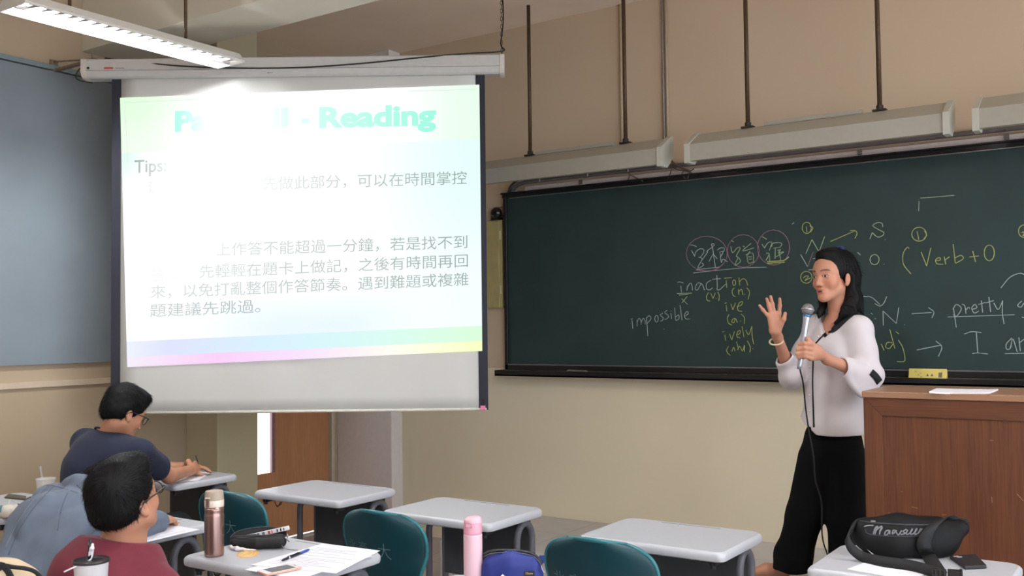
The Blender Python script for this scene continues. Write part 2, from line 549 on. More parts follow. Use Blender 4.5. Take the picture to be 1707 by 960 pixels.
board_lamp(1.40, 2.99, (1.975, 2.678), 'unlit grey board lamp beside the projection screen, on two rods', (2.02, 2.6))
l2 = board_lamp(3.135, 4.555, (3.463, 4.19), 'unlit grey board lamp hung over the middle of the blackboard', (3.56, 4.1))
board_lamp(4.66, 6.08, (5.0, 5.72), 'unlit grey board lamp running out of the picture at right')
G().tube([AT(1532, 223, 5.05), AT(1534, 213, 5.05), AT(1545, 207.5, 5.05), AT(1561, 209, 5.05)], .002, 6).make('scrape_mark', mat('grey_scrape', (150, 144, 132), .7), l2)

# ------------------------------------------------------------------ blackboard
M_board = mat('green_slate', (42, 62, 61), .55, var=.10, scale=3.5, bump=.05, spec=.35)
M_black = mat('black_frame', (24, 24, 27), .3, var=.1)
bb = thing('blackboard', 'long dark green blackboard with chalk writing on the front wall', 'blackboard', (4.5, -.02, 1.25))
G().box((1.56, -.035, 1.27), (8.2, 0, 2.47)).make('writing_surface', M_board, bb)
g = G().box((1.54, -.055, 2.455), (8.2, 0, 2.482)).box((1.528, -.062, 2.482), (8.2, 0, 2.492)).box((1.545, -.05, 1.25), (1.572, 0, 2.46)).box((1.545, -.05, 1.25), (8.2, 0, 1.285))
g.make('frame', M_black, bb, bevel=.003)
g = G().box((1.572, -.053, 1.283), (8.2, -.03, 1.289)).box((1.60, -.058, 2.449), (8.2, -.03, 2.454))
g.make('metal_edge', mat('aluminium_edge', (150, 152, 156), .3, .8), bb)
g = G().box((1.50, -.115, 1.208), (8.2, 0, 1.222)).box((1.50, -.115, 1.208), (8.2, -.105, 1.248)).box((1.50, -.115, 1.208), (1.51, 0, 1.248))
g.make('chalk_tray', M_black, bb, bevel=.003)
BY = -.037     # face of the slate

CHALK = {'white': mat('white_chalk', (166, 180, 174), .95), 'green': mat('pale_green_chalk', (160, 184, 150), .95),
         'yellow': mat('yellow_chalk', (172, 180, 106), .95), 'pink': mat('pink_chalk', (150, 112, 132), .95)}


def ell(cx, cy, rx, ry, a0=0.0, n=20, tilt=0.0):
    return [(cx + rx * math.cos(a0 + 2 * math.pi * i / n) * math.cos(tilt) - ry * math.sin(a0 + 2 * math.pi * i / n) * math.sin(tilt),
             cy + rx * math.cos(a0 + 2 * math.pi * i / n) * math.sin(tilt) + ry * math.sin(a0 + 2 * math.pi * i / n) * math.cos(tilt)) for i in range(n + 1)]


def chalk(ox, oy, sc, color, strokes, w=.0024):
    words = []                                   # strokes that nearly touch make one word
    for s in strokes:
        if len(s) == 1: s = [s[0], (s[0][0] + 6, s[0][1] + 4)]
        p = [ON(ox + x / sc, oy + y / sc, 1, BY) for x, y in s]
        if 2 < len(p) < 14: p = catmull(p, 5)
        q = np.array(p)[:, [0, 2]]
        lo, hi, mine = q.min(0) - .032, q.max(0) + .032, [p]
        for wd in list(words):
            if (lo < wd[1]).all() and (wd[0] < hi).all():
                lo, hi, mine = np.minimum(lo, wd[0]), np.maximum(hi, wd[1]), wd[2] + mine
                words = [w_ for w_ in words if w_ is not wd]
        words.append((lo, hi, mine))
    for lo, hi, ps in words:
        g = G()
        for p in ps:
            g.tube(p, [w * (.8 + .35 * random.random()) for _ in p], 6, flat=((0, 1, 0), .3))
        g.make('chalk_writing', CHALK[color], bb)


R1 = (1130, 370, 8.0)
chalk(*R1, 'pink', [ell(385, 422, 275, 232), ell(872, 386, 212, 217), ell(1275, 340, 214, 235), [(245, 640), (350, 652), (470, 650), (525, 625), (600, 560)]])
chalk(*R1, 'white', [[(205, 680), (520, 645), (870, 612), (1180, 602)], [(245, 636), (560, 600)],
    [(165, 305), (205, 310), (250, 330)], [(182, 380), (225, 460)], [(222, 455), (240, 400), (290, 360), (340, 365), (342, 410), (300, 470)],
    [(275, 470), (310, 478), (320, 505), (268, 600), (285, 612), (340, 575), (322, 545)], ell(467, 306, 18, 17, n=9),
    [(460, 335), (385, 390), (395, 402), (318, 512)], [(460, 322), (500, 605)], [(470, 425), (415, 525)], [(470, 425), (525, 490)],
    [(525, 375), (560, 350), (600, 345), (620, 365), (565, 470)], [(560, 395), (580, 540), (600, 495), (660, 530)], [(570, 390), (602, 402), (572, 462)]])
chalk(*R1, 'green', [[(715, 250), (745, 265)], [(705, 325), (730, 410), (790, 345), (830, 352), (780, 450), (803, 470), (835, 525), (770, 575), (765, 560), (800, 480)],
    [(865, 320), (890, 330)], [(975, 285), (865, 385), (1015, 345)], [(905, 435), (935, 430), (960, 390)], [(920, 440), (940, 545), (1010, 535)],
    [(930, 415), (1000, 422), (1010, 540)], [(940, 465), (985, 465)], [(945, 497), (990, 492)],
    [(1125, 195), (1185, 230)], [(1120, 295), (1160, 350)], [(1155, 345), (1200, 280), (1245, 265), (1250, 290), (1220, 380)],
    [(1250, 330), (1270, 285), (1350, 275), (1385, 292), (1360, 335), (1275, 350)], [(1300, 340), (1295, 490)], [(1330, 380), (1370, 370), (1340, 410), (1410, 395)],
    [(1310, 465), (1410, 402)], [(1345, 410), (1362, 455), (1370, 505)], [(1175, 415), (1217, 425), (1172, 515)], [(1190, 490), (1218, 440), (1225, 520)]])
chalk(*R1, 'yellow', [[(1195, 552), (1425, 536)], [(1190, 530), (1405, 512), (1480, 465)]], .0036)
R2 = (1030, 450, 6.4)
chalk(*R2, 'white', [[(635, 130), (665, 128), (700, 140)], [(670, 170), (680, 240)], [(735, 220), (745, 165)], [(742, 185), (772, 140), (790, 165), (795, 215)],
    [(890, 142), (850, 140), (825, 198), (850, 212), (892, 148), (925, 215)], [(990, 110), (945, 145), (950, 205), (985, 210), (1010, 190)],
    [(1055, 55), (1060, 180), (1056, 205), (1085, 210), (1150, 150)], [(1005, 100), (1095, 92)]])
chalk(*R2, 'white', [[(138, 526), (156, 520)], [(150, 535), (160, 625)], [(205, 600), (205, 535)], [(205, 562), (225, 515), (245, 540), (248, 582)], [(248, 562), (270, 515), (290, 545), (292, 580)],
    [(305, 500), (320, 705)], [(303, 512), (335, 488), (352, 520), (312, 570)], ell(412, 520, 18, 35, n=12), [(480, 460), (452, 482), (482, 510), (472, 540), (452, 545)],
    [(525, 430), (500, 452), (540, 490), (522, 520), (498, 526)], [(563, 436), (571, 440)], [(565, 460), (572, 520)], [(605, 400), (615, 535)], [(612, 505), (648, 480), (650, 520), (618, 540)],
    [(662, 375), (685, 535)], [(712, 496), (750, 465), (737, 442), (710, 480), (725, 520), (770, 522)], [(490, 628)]])
chalk(*R2, 'green', [[(630, 252), (790, 247)], [(650, 268), (750, 260)], [(680, 305), (745, 368)], [(738, 283), (685, 350)]])
chalk(*R2, 'yellow', [[(1135, 88), (1215, 82)], [(1155, 110), (1162, 190)], ell(1240, 135, 16, 30, n=12), [(1290, 80), (1300, 165)], [(1298, 125), (1330, 95), (1365, 107), (1385, 165)],
    [(965, 240), (945, 285), (955, 325), (985, 332)], [(990, 245), (1015, 305)], [(1015, 305), (1040, 245)], [(1045, 300)], [(1065, 235), (1082, 275), (1075, 330)],
    [(1240, 190), (1218, 225), (1230, 270), (1255, 285)], [(1285, 205), (1290, 265)], [(1289, 232), (1318, 205), (1335, 265)], [(1352, 260)], [(1375, 190), (1405, 235), (1390, 312)],
    [(1140, 355), (1160, 350)], [(1155, 375), (1163, 440)], [(1205, 360), (1225, 425)], [(1225, 425), (1255, 350)], [(1272, 392), (1318, 372), (1330, 340), (1297, 350), (1275, 402), (1290, 436), (1325, 440)],
    [(1185, 475), (1168, 515), (1180, 565), (1215, 588)], [(1250, 515), (1225, 525), (1215, 555), (1240, 560), (1252, 518), (1275, 560)], [(1305, 543)], [(1315, 470), (1350, 510), (1345, 575)],
    [(1115, 660), (1135, 658)], [(1140, 690), (1150, 755)], [(1190, 680), (1215, 745)], [(1215, 745), (1245, 655)], [(1262, 692), (1300, 680), (1305, 645), (1277, 660), (1270, 710), (1305, 725)],
    [(1325, 600), (1345, 715)], [(1365, 640), (1395, 690), (1430, 600)], [(1430, 600), (1432, 700), (1448, 790)],
    [(1180, 815), (1160, 855), (1175, 890), (1200, 910)], [(1215, 870), (1235, 825), (1250, 865)], [(1265, 765), (1285, 835), (1277, 850), (1300, 810)], [(1305, 815), (1330, 865), (1350, 800), (1350, 870)],
    [(1380, 755), (1412, 820), (1408, 880)], [(1438, 838)]])
R3 = (1320, 360, 6.856)
chalk(*R3, 'yellow', [ell(170, 135, 52, 64), [(205, 112), (240, 135), (215, 185)], [(165, 120), (172, 182)], ell(165, 700, 65, 68), [(130, 707), (160, 686), (190, 692), (150, 737), (215, 706)],
    [(665, 168), (720, 165), (745, 200), (720, 255)], [(440, 292), (720, 170)]])
chalk(*R3, 'green', [[(160, 430), (230, 270)], [(230, 270), (310, 410)], [(310, 410), (375, 235)], [(1040, 125), (1030, 85), (980, 75), (925, 110), (985, 152), (1050, 188), (1038, 222), (980, 240), (918, 190)], [(918, 190), (892, 262)],
    ell(945, 498, 52, 58), [(1063, 268)], [(1050, 550)]])
chalk(*R3, 'white', [[(100, 440), (180, 580)], [(240, 490), (282, 478)], [(750, 415), (785, 445)], [(190, 617), (240, 611)], [(0, 92), (18, 84), (20, 72)]])
chalk(*R3, 'pink', [[(180, 580), (243, 412)]])
R4 = (1510, 300, 5.335)
chalk(*R4, 'green', [[(128, 162), (320, 146)], [(117, 188), (115, 275)], [(320, 146), (430, 136)]], .0022)
chalk(*R4, 'yellow', [ell(118, 482, 65, 62), [(100, 455), (115, 530)], [(165, 450), (185, 490), (160, 520)], [(135, 640), (185, 765)], [(185, 765), (222, 605)],
    [(262, 717), (305, 712), (300, 690), (266, 708), (277, 745), (332, 750)], [(340, 680), (355, 750)], [(348, 712), (388, 682)], [(420, 570), (440, 740)], [(438, 692), (490, 670), (510, 700), (445, 740)],
    [(595, 630), (620, 730)], [(565, 685), (650, 675)], ell(742, 648, 45, 70), ell(1052, 455, 50, 56), [(1028, 470), (1045, 462), (1052, 475), (1040, 495), (1068, 488)],
    [(30, 610), (10, 600), (-25, 660), (-20, 750), (45, 835)]])
chalk(*R4, 'white', [[(845, 960), (920, 870), (1000, 832), (1051, 840), (1110, 900)]])
R5 = (1440, 480, 6.0)
chalk(*R5, 'white', [[(-20, 82), (20, 85), (80, 95), (160, 165)], [(110, 155), (160, 180), (200, 150), (228, 85)], [(195, 375), (192, 230)], [(192, 230), (325, 355)], [(325, 355), (350, 195)], [(403, 366)],
    [(480, 257), (675, 245)], [(645, 195), (700, 240), (680, 300)], [(895, 200), (925, 395)], [(890, 215), (925, 165), (975, 205), (930, 280), (895, 268)], [(980, 160), (1010, 180), (1022, 258)], [(1020, 222), (1045, 195), (1062, 205)],
    [(1078, 217), (1130, 197), (1112, 165), (1080, 200), (1105, 250), (1150, 230)], [(1175, 125), (1188, 245)], [(1145, 165), (1215, 145)], [(1250, 90), (1268, 240)], [(1220, 150), (1300, 125)],
    [(1300, 150), (1345, 215), (1390, 125)], [(1388, 130), (1385, 250), (1403, 360)], [(1580, 130), (1538, 172), (1570, 192), (1602, 150)], [(1580, 290), (1610, 298)],
    [(530, 620), (770, 572)], [(720, 530), (780, 590), (745, 685)], [(1005, 460), (1080, 437), (1175, 445)], [(1125, 445), (1140, 650)], [(1085, 655), (1145, 650), (1240, 660)],
    [(1480, 500), (1425, 560), (1430, 612), (1465, 600), (1490, 510), (1535, 640)], [(1550, 495), (1565, 630)], [(1560, 545), (1602, 512)], [(1410, 657), (1610, 652)], [(1040, 865), (1055, 890), (1080, 865)], [(1125, 850), (1135, 865), (1145, 850)],
    [(70, 250), (85, 262)], [(110, 308), (122, 306)], [(838, 290), (1508, 268)]])
chalk(*R5, 'yellow', [[(285, 547), (235, 545), (218, 590), (255, 605), (290, 560)], [(260, 415), (310, 605)], [(320, 435), (348, 458)], [(345, 520), (390, 600), (412, 715), (385, 738), (332, 735)], [(175, 560), (203, 625)]])

# cartons and chalk on the tray
M_carton = mat('yellow_carton', (232, 212, 118), .55, var=.06, scale=12)
M_ink = mat('grey_print', (110, 108, 96), .7)


def carton(x, label):
    t = thing('chalk_carton', label, 'box', (x, -.07, 1.222))
    a = Vector((0, .38, .925)).normalized()
    up, nn = np.array(a), np.array((0, -.925, .38)) / np.linalg.norm((0, -.925, .38))
    c = np.array((x, -.078, 1.2235)) + up * .036 + nn * .002
    b = G().obox(c, (.096, 0, 0), up * .036, nn * .0175).make('carton', M_carton, t, bevel=.003)
    g = G(); f0 = c + nn * .018
    for dx in (.002, .024):
        g.add([f0 + np.array((dx - .007, 0, 0)) + up * -.008, f0 + np.array((dx + .007, 0, 0)) + up * -.008, f0 + np.array((dx, 0, 0)) + up * .008], [(0, 1, 2)])
    for k in range(7):
        g.obox(f0 + np.array((.058 + k * .0026, 0, 0)), (.0008 if k % 3 else .0012, 0, 0), up * .014, nn * .0003)
    for dx, dz in ((-.06, .018), (-.055, -.02), (-.045, -.002), (-.03, -.012), (-.02, -.024), (-.035, .008)):
        g.obox(f0 + np.array((dx, 0, 0)) + up * dz, (.005, 0, 0), up * .0012, nn * .0003)
    g.make('print', M_ink, t)


carton(ON(1546, 625, 1, -.078)[0], 'yellow chalk carton leaning on the blackboard tray')
carton(5.07, 'yellow chalk carton at the far right end of the tray')
x0 = ON(945, 615, 1, -.07)[0]
t = thing('chalk_piece_holder', 'small folded paper chalk holder at the left of the tray', 'holder', (x0 + .08, -.07, 1.222))
G().prism([(0, 0), (.17, 0), (.15, .03), (.012, .034)], (x0 - .01, -.085, 1.222), (1, 0, 0), (0, .3, .954), (0, .035, .006)).make('paper_tray', mat('grey_card', (126, 118, 100), .8), t)
G().prism([(0.01, 0), (.16, 0), (.145, .022), (.02, .026)], (x0 - .006, -.0862, 1.224), (1, 0, 0), (0, .3, .954), (0, .0006, 0)).make('inner_panel', mat('dark_card', (52, 54, 50), .8), t)

# conduit, white strip and loose cables along the top of the blackboard
M_conduit = mat('grey_conduit', (104, 98, 98), .45, var=.12, scale=14)
struct('trim_3', G().box((1.72, -.03, 2.492), (8.2, 0, 2.525)), mat('white_strip', (206, 196, 194), .5))
t = thing('conduit_pipe', 'grey conduit pipe running above the blackboard', 'pipe', (3, -.03, 2.55))
G().tube(catmull([(1.60, -.022, 2.496), (1.63, -.022, 2.53), (1.69, -.022, 2.552), (1.8, -.022, 2.557), (2.3, -.022, 2.557), (5, -.022, 2.557), (8.2, -.022, 2.557)], 5), .014, 10).make('pipe', M_conduit, t, smooth=True)
for xx in (2.17, 4.0, 4.75):
    g = G().box((xx - .012, -.042, 2.50), (xx + .012, -.031, 2.53)); g.tube([(xx, -.038, 2.545), (xx, -.02, 2.576)], .007, 6)
    g.make('saddle_clip', M_conduit, t)
t = thing('black_cable', 'thick black cable tied along the conduit over the board', 'cable', (2.1, -.04, 2.58))
G().tube(catmull([(1.59, -.045, 2.493), (1.62, -.045, 2.545), (1.70, -.045, 2.578), (1.86, -.04, 2.576), (2.1, -.04, 2.579), (2.4, -.04, 2.587), (2.62, -.04, 2.588)], 6), .009, 8).make('core', mat('black_rubber', (44, 44, 48), .5), t, smooth=True)
G().tube([(2.30, -.04, 2.586), (2.735, -.04, 2.586)], .0135, 8).make('sleeve', mat('black_sleeve', (34, 34, 38), .5), t, smooth=True)
for xx in (1.86, 2.24, 2.54):
    G().tube([(xx, -.06, 2.545), (xx, -.058, 2.60), (xx, -.03, 2.602)], .003, 6).make('cable_tie', M_trimw, t)
M_wire = mat('brown_wire', (92, 78, 66), .6)
WIRES = [[(1107, 250), (1115, 262), (1127, 275), (1150, 285)], [(1121, 276), (1117, 290), (1113, 298)], [(1141, 283), (1137, 290), (1143, 298)], [(1157, 281), (1150, 287), (1146, 298)],
         [(1120, 278), (1130, 283), (1143, 285), (1160, 291)], [(1043, 281), (1049, 290), (1056, 294), (1068, 300)], [(1050, 292), (1046, 303)], [(1055, 294), (1072, 302)]]
t = thing('loose_wires', 'tangle of thin brown wires hanging between two board lamps', 'wire', ON(1125, 275, 1, -.06))
for i, w in enumerate(WIRES):
    G().tube(catmull([ON(x, y, 1, -.055) for x, y in w], 6), .0036 if i else .007, 6).make('wire', M_wire, t, smooth=True)

# pipes running down the wall from the ceiling
for px, py, r, lab, m in ((1036, 150, .011, 'thin cream surface conduit on the wall behind a rod', mat('cream_conduit', (182, 162, 134), .6)),
                      (1106, 150, .0085, 'slim grey electric pipe, one of a pair on the wall', mat('lilac_pipe', (150, 140, 132), .5)),
                      (1112, 150, .0085, 'slim cream electric pipe, other of a pair on the wall', mat('cream_pipe', (184, 166, 140), .5))):
    x = ON(px, py, 1, -.012)[0]
    z0 = 2.58 if px > 1100 else 2.60
    tag(G().tube([(x, -.012, z0), (x, -.012, ROOM_H)], r, 8).make('wall_pipe', m, smooth=True), lab, 'pipe')

# cream switch cabinet and alarm bell left of the blackboard
p0, p1 = ON(812, 368, 1, -.05), ON(848, 513, 1, -.05)
p1[0] = min(p1[0], 1.524)
t = thing('switch_cabinet', 'cream metal switch cabinet on the wall beside the blackboard', 'cabinet', (p0[0], -.06, p1[2]))
G().box((p0[0] - .05, -.042, p1[2]), (p1[0], 0, p0[2])).make('cabinet_body', mat('cream_metal', (178, 164, 112), .5, var=.08, scale=16), t, bevel=.004)
G().box((p0[0] - .045, -.05, p1[2] + .008), (p1[0] - .02, -.041, p0[2] - .008)).make('door', mat('cream_metal', (178, 164, 112)), t, bevel=.002)
g = G()
for zz in (p1[2] + .1, p0[2] - .14):
    g.tube([(p1[0] - .012, -.046, zz), (p1[0] - .012, -.046, zz + .06)], .006, 8)
g.make('hinge', mat('pale_hinge', (196, 188, 150), .4), t)
bx = ON(826, 356, 1, -.06)
t = thing('alarm_bell', 'black round alarm bell just above the cream cabinet', 'bell', (bx[0], -.06, p0[2]))
G().sphere((bx[0], -.05, bx[2] + .005), .042, 20, 12, sc=(1, .9, 1)).make('gong', mat('gloss_black', (18, 18, 20), .2), t, smooth=True)
G().box((bx[0] - .045, -.05, p0[2]), (bx[0] + .02, 0, p0[2] + .03)).make('bell_base', M_black, t)
G().tube(catmull([(bx[0] - .05, -.03, p0[2] + .02), (bx[0] - .03, -.03, p0[2] + .085), (bx[0] + .03, -.03, p0[2] + .09)], 5), .004, 6).make('red_lead', mat('dusty_red', (150, 92, 84), .6), t)
G().tube([(bx[0] + .02, -.03, p0[2] + .02), (bx[0] + .045, -.03, p0[2] + .03)], .008, 6).make('bracket', M_iron, t)

# ------------------------------------------------------------------ projection screen
UX = np.array((.827, .562, 0)); UX /= np.linalg.norm(UX)
UN = np.array((UX[1], -UX[0], 0))                # towards the class
SD = 5.56
SC0 = AT(500, 400, SD)


def SP(px, py, off=0.0):
    """a point of the hanging screen's plane (moved off towards the class)"""
    d = ray(px, py)
    k = np.dot(SC0 + UN * off - CAM, UN) / np.dot(d, UN)
    return CAM + d * k


s_tl, s_tr = SP(188, 133), SP(806, 120)
zt = 2.985; zb = 1.085
u0 = np.dot(SP(186, 400) - SC0, UX); u1 = np.dot(SP(811, 400) - SC0, UX)
base = SC0 * np.array((1, 1, 0))


def SU(u, z, off=0.0):
    return base + UX * u + UN * off + np.array((0, 0, z))


scr = thing('projection_screen', 'pulled-down projection screen showing a washed-out slide', 'screen', SU((u0 + u1) / 2, zt))
M_sheet = mat('matt_screen_cloth', (204, 203, 198), .9, var=.03, scale=2.5, bump=.08, bscale=9)
BW = .052
P = []
for i in range(25):
    z = zb + (zt + .05 - zb) * i / 24
    P.append([SU(u0 + BW + (u1 - u0 - 2 * BW) * j / 20, z, .004 * math.sin(3.1 * j / 20 * math.pi) * math.sin(5 * i / 24) * (1 - i / 24)) for j in range(21)])
G().grid(P).make('screen_cloth', M_sheet, scr, smooth=True, solid=.003)
M_bord = mat('black_border_cloth', (38, 40, 50), .8, var=.08)
for a, b in ((u0, u0 + BW), (u1 - BW, u1)):
    G().obox(SU((a + b) / 2, (zb + zt + .05) / 2, .001), UX * (b - a) / 2, UN * .0025, (0, 0, (zt + .05 - zb) / 2)).make('border_strip', M_bord, scr)
G().tube([SU(u0 + .01, zb + .004), SU(u1 - .01, zb + .004)], .008, 8).make('bottom_bar', mat('screen_bar', (216, 212, 198), .6), scr, smooth=True)
q = SU(u1 - .03, zb + .012, .012)
G().obox(q, UX * .014, UN * .006, (0, 0, .012)).make('pink_clip', mat('pink_plastic', (222, 120, 160), .4), scr, bevel=.002)
G().tube(catmull([q + UX * .004 + np.array((0, 0, .01)), q + UX * -.008 + np.array((0, 0, .035)), q + np.array((0, 0, .055)), q + UX * .01 + np.array((0, 0, .035)), q + UX * .004 + np.array((0, 0, .01))], 5), .0018, 6).make('clip_wire', M_iron, scr)
# roller case
cu0, cu1 = np.dot(SP(141, 110) - SC0, UX), np.dot(SP(841, 105) - SC0, UX)
sec = [(-.05, .0), (-.055, .03), (-.055, .105), (.05, .105), (.055, .10), (.055, .035), (.04, .008), (.025, 0)]
M_case = mat('grey_white_case', (196, 194, 190), .45, var=.03)
G().prism(sec, SU(cu0 + .03, 2.985), UN, (0, 0, 1), UX * (cu1 - cu0 - .06)).make('roller_case', M_case, scr)
for a in (cu0, cu1 - .03):
    G().prism([(p[0] * 1.06, (p[1] - .05) * 1.06 + .05) for p in sec], SU(a, 2.985), UN, (0, 0, 1), UX * .03).make('end_cap', M_trimw, scr, bevel=.004)
G().obox(SU((cu0 + cu1) / 2, 3.023, .0555), UX * (cu1 - cu0 - .06) / 2, UN * .0012, (0, 0, .0015)).make('case_groove', mat('case_line', (150, 150, 148), .5), scr)
a = SP(181, 113.5, .058)
G().obox(a, UX * .025, UN * .001, (0, 0, .0055)).make('red_badge', mat('badge_red', (196, 92, 84), .5), scr)
g = G()
for k in range(8): g.obox(SP(193 + k * 1.9, 113.4, .0565), UX * .0022, UN * .0004, (0, 0, .0022 if k % 3 else .0028))
g.make('badge_print', mat('badge_grey', (130, 128, 126), .6), scr)
G().lathe([(.007, 0), (.007, .003)], SP(147, 113.5, .0585), 12, axis=UN).make('case_screw', M_iron, scr)
g = G()
for k in range(3): g.obox(SP(447 + k * 3.2, 121, .0565), UX * .0028, UN * .0004, (0, 0, .0045 - .001 * k))
g.make('badge_print', MATS['badge_grey'], scr)

# the projected slide: a lit picture, painted per vertex
TL, TR, BR, BL = (200, 163), (799, 141), (804, 585), (212, 612)


def quad(u, v):
    """u right, v down -> photograph pixel of the slide"""
    return ((TL[0] * (1 - u) + TR[0] * u) * (1 - v) + (BL[0] * (1 - u) + BR[0] * u) * v,
            (TL[1] * (1 - u) + TR[1] * u) * (1 - v) + (BL[1] * (1 - u) + BR[1] * u) * v)


def sst(a, b, x):
    t = np.clip((x - a) / (b - a), 0, 1)
    return t * t * (3 - 2 * t)


def slide_rgb(u, v):
    """display colour of the slide (0-1)"""
    c = np.array((1.03, 1.03, 1.03))  # projector's hot-spot glare put into the colours as a white base

    def mixc(c, rgb, k): return c * (1 - k) + np.array(rgb) / 255.0 * k
    if v < .205:
        c = mixc(c, (222, 255, 218), .85 * (1 - sst(.03, .28, u)) * (1 - .3 * sst(.02, .18, v)))
        c = mixc(c, (222, 255, 228), .72 * sst(.70, 1.0, u))
    else:
        c = mixc(c, (222, 252, 240), (1 - sst(.0, .09, u)) * (1 - sst(.22, .36, v)))
        c = mixc(c, (222, 255, 250), .80 * sst(.55, 1.0, u) * (1 - .45 * sst(.3, .8, v)))
    c = mixc(c, (216, 238, 255), .6 * sst(.68, .88, v) * sst(.05, .45, u) * (1 - sst(.6, .9, u)))
    if .905 < v < .962:
        k = np.interp(u, [0, .12, .4, .7, 1], [0, 1, 2, 3, 4])
        cols = np.array([(236, 240, 252), (218, 224, 251), (214, 240, 255), (214, 250, 242), (216, 255, 216)])
        i = int(min(k, 3)); c = mixc(c, cols[i] * (1 - (k - i)) + cols[i + 1] * (k - i), .92)
    if v >= .962:
        k = np.interp(u, [0, .25, .5, .75, 1], [0, 1, 2, 3, 4])
        cols = np.array([(244, 236, 248), (250, 205, 246), (248, 226, 252), (255, 252, 240), (248, 252, 190)])
        i = int(min(k, 3)); c = mixc(c, cols[i] * (1 - (k - i)) + cols[i + 1] * (k - i), .95)
    return c


def to_lin(c):
    c = np.asarray(c, dtype=float)
    return np.where(c <= .04045, c / 12.92, ((np.maximum(c, 0) + .055) / 1.055) ** 2.4)


us = np.linspace(0, 1, 61)
vs = np.unique(np.concatenate([np.linspace(0, .2, 12), [.204, .206], np.linspace(.21, .9, 40), [.904, .906], np.linspace(.91, .96, 4), [.961, .963], np.linspace(.965, 1, 4)]))
P = [[SP(*quad(u, v), .008) for u in us] for v in vs]
M_slide = mat_attr('projected_light', emission=SCREEN_E)
g = G().grid(P)
pic = g.make('projected_slide', M_slide, scr)
tint(pic, np.array([to_lin(slide_rgb(u, v)) for v in vs for u in us]))


def slide_text(body, xl, yl, xr, yr, h, ink, a0, a1, bold=0.0, pitch=None):
    """writing whose first left edge and last right edge lie at these photograph pixels; a0..a1 how strongly it shows"""
    v, f = text_mesh(body, bold)
    w_ = v[:, 0].max()
    x_ = v[:, 0] / w_
    pts = [SP(xl + (xr - xl) * a, yl + (yr - yl) * a - b / .73 * h, .0095) for a, b in zip(x_, v[:, 1])]
    o = mesh('slide_writing', pts, f, M_slide, pic)
    al = (a0 + (a1 - a0) * x_ ** 1.0)[:, None]  # glare that bleaches the writing is put into its tint
    bg = np.array([slide_rgb(.5, .5) for _ in x_]) if True else 0
    tint(o, to_lin(np.clip(bg, 0, 1.03) * (1 - al) + np.array(ink) / 255.0 * al))


INK = (128, 146, 142); TEAL = (160, 250, 226)
slide_text('Pa', 290, 218, 346, 216, 33, TEAL, .95, .1, .042)
slide_text('II', 452, 210, 480, 209, 30, TEAL, .12, .40, .045)
slide_text('-', 503, 212, 515, 211.5, 33, TEAL, .35, .40, .045)
slide_text('Reading', 530, 212, 727, 207, 34, TEAL, .55, 1.0, .042)
slide_text('Tips:', 224, 288, 277, 285, 22, INK, .75, .22, .012)
slide_text('建', 246, 321, 268, 320, 17, INK, .28, .05)
slide_text('先做此部分，可以在時間掌控', 437, 315, 778, 305, 17.5, INK, .20, .84)
slide_text('上作答不能超過一分鐘，若是找不到', 359, 425, 779, 412, 17.5, INK, .27, .80)
slide_text('答案', 250, 468, 303, 466, 17, INK, .16, .10)
slide_text('先輕輕在題卡上做記，之後有時間再回', 331, 462, 780, 443, 17.5, INK, .30, .78)
slide_text('來，以免打亂整個作答節奏。遇到難題或複雜', 250, 496, 781, 474, 17.5, INK, .32, .75)
slide_text('題建議先跳過。', 249, 527, 434, 519, 17.5, INK, .45, .62)
for a, b, al in (((207, 171), (330, 166), .10), ((208, 171), (213, 270), .10), ((680, 152), (793, 149), .10)):
    o = G().tube([SP(*a, .0095), SP(*b, .0095)], .0012, 4).make('slide_rule', M_slide, pic)
    tint(o, to_lin(np.array([[.80, .88, .80]] * len(o.data.vertices))))

# its hangers and cable
t = thing('hanging_chain', 'thin chain holding up the right end of the screen case', 'chain', SU(cu1 - .02, 3.09))
z = 3.09; k = 0
while z < ROOM_H:
    c = SU(cu1 - .015, z + .012)
    ax = UX if k % 2 else UN
    G().tube([c + ax * .006 * math.cos(a) + np.array((0, 0, .014 * math.sin(a))) for a in np.linspace(0, 2 * math.pi, 9)], .0016, 5, caps=False).make('link', M_iron, t)
    z += .023; k += 1
t = thing('power_cable', 'thin black cable sagging along the screen case up to the ceiling', 'cable', SU(0, 3.08))
pts = [SP(175, 97, .03), SP(210, 101, .04), SP(300, 110, .06), SP(400, 113.5, .062), SP(500, 112.5, .062), SP(600, 106, .062), SP(700, 96, .06), SP(780, 89, .04), SP(838, 85, .02)]
pts += [SU(cu1 - .02, 3.16, .012), SU(cu1 - .004, 3.3, .012), SU(cu1 - .01, 3.5, .012), SU(cu1 - .02, ROOM_H, .012)]
G().tube(catmull(pts, 6), .0042, 6).make('cable', mat('black_cable_skin', (34, 32, 30), .5), t, smooth=True)
t = thing('wall_bracket', 'worn metal bracket holding the left end of the screen case', 'bracket', SU(cu0 + .05, 3.1))
pb = SU(cu0 + .06, 3.09)
g = G().box((0, pb[1] - .03, 3.088), (pb[0] + .03, pb[1] + .0, 3.10)).box((0, pb[1] - .04, 3.06), (.008, pb[1] + .01, 3.16)).tube([(pb[0], pb[1] - .015, 3.09), (pb[0], pb[1] - .015, 3.13)], .008, 8).tube([(.004, pb[1] - .015, 3.15), (pb[0], pb[1] - .015, 3.10)], .005, 6)
g.make('hanger_rod', mat('rusty_bracket', (128, 112, 98), .7, var=.2), t)
G().tube(catmull([SU(cu0 + .0, 3.06, .02), SU(cu0 - .03, 3.03, .02), SU(cu0 - .035, 2.99, .03), SU(cu0 + .0, 2.97, .03), SU(cu0 + .06, 2.96, .03)], 6), .004, 6).make('wire_loop', M_iron, t)

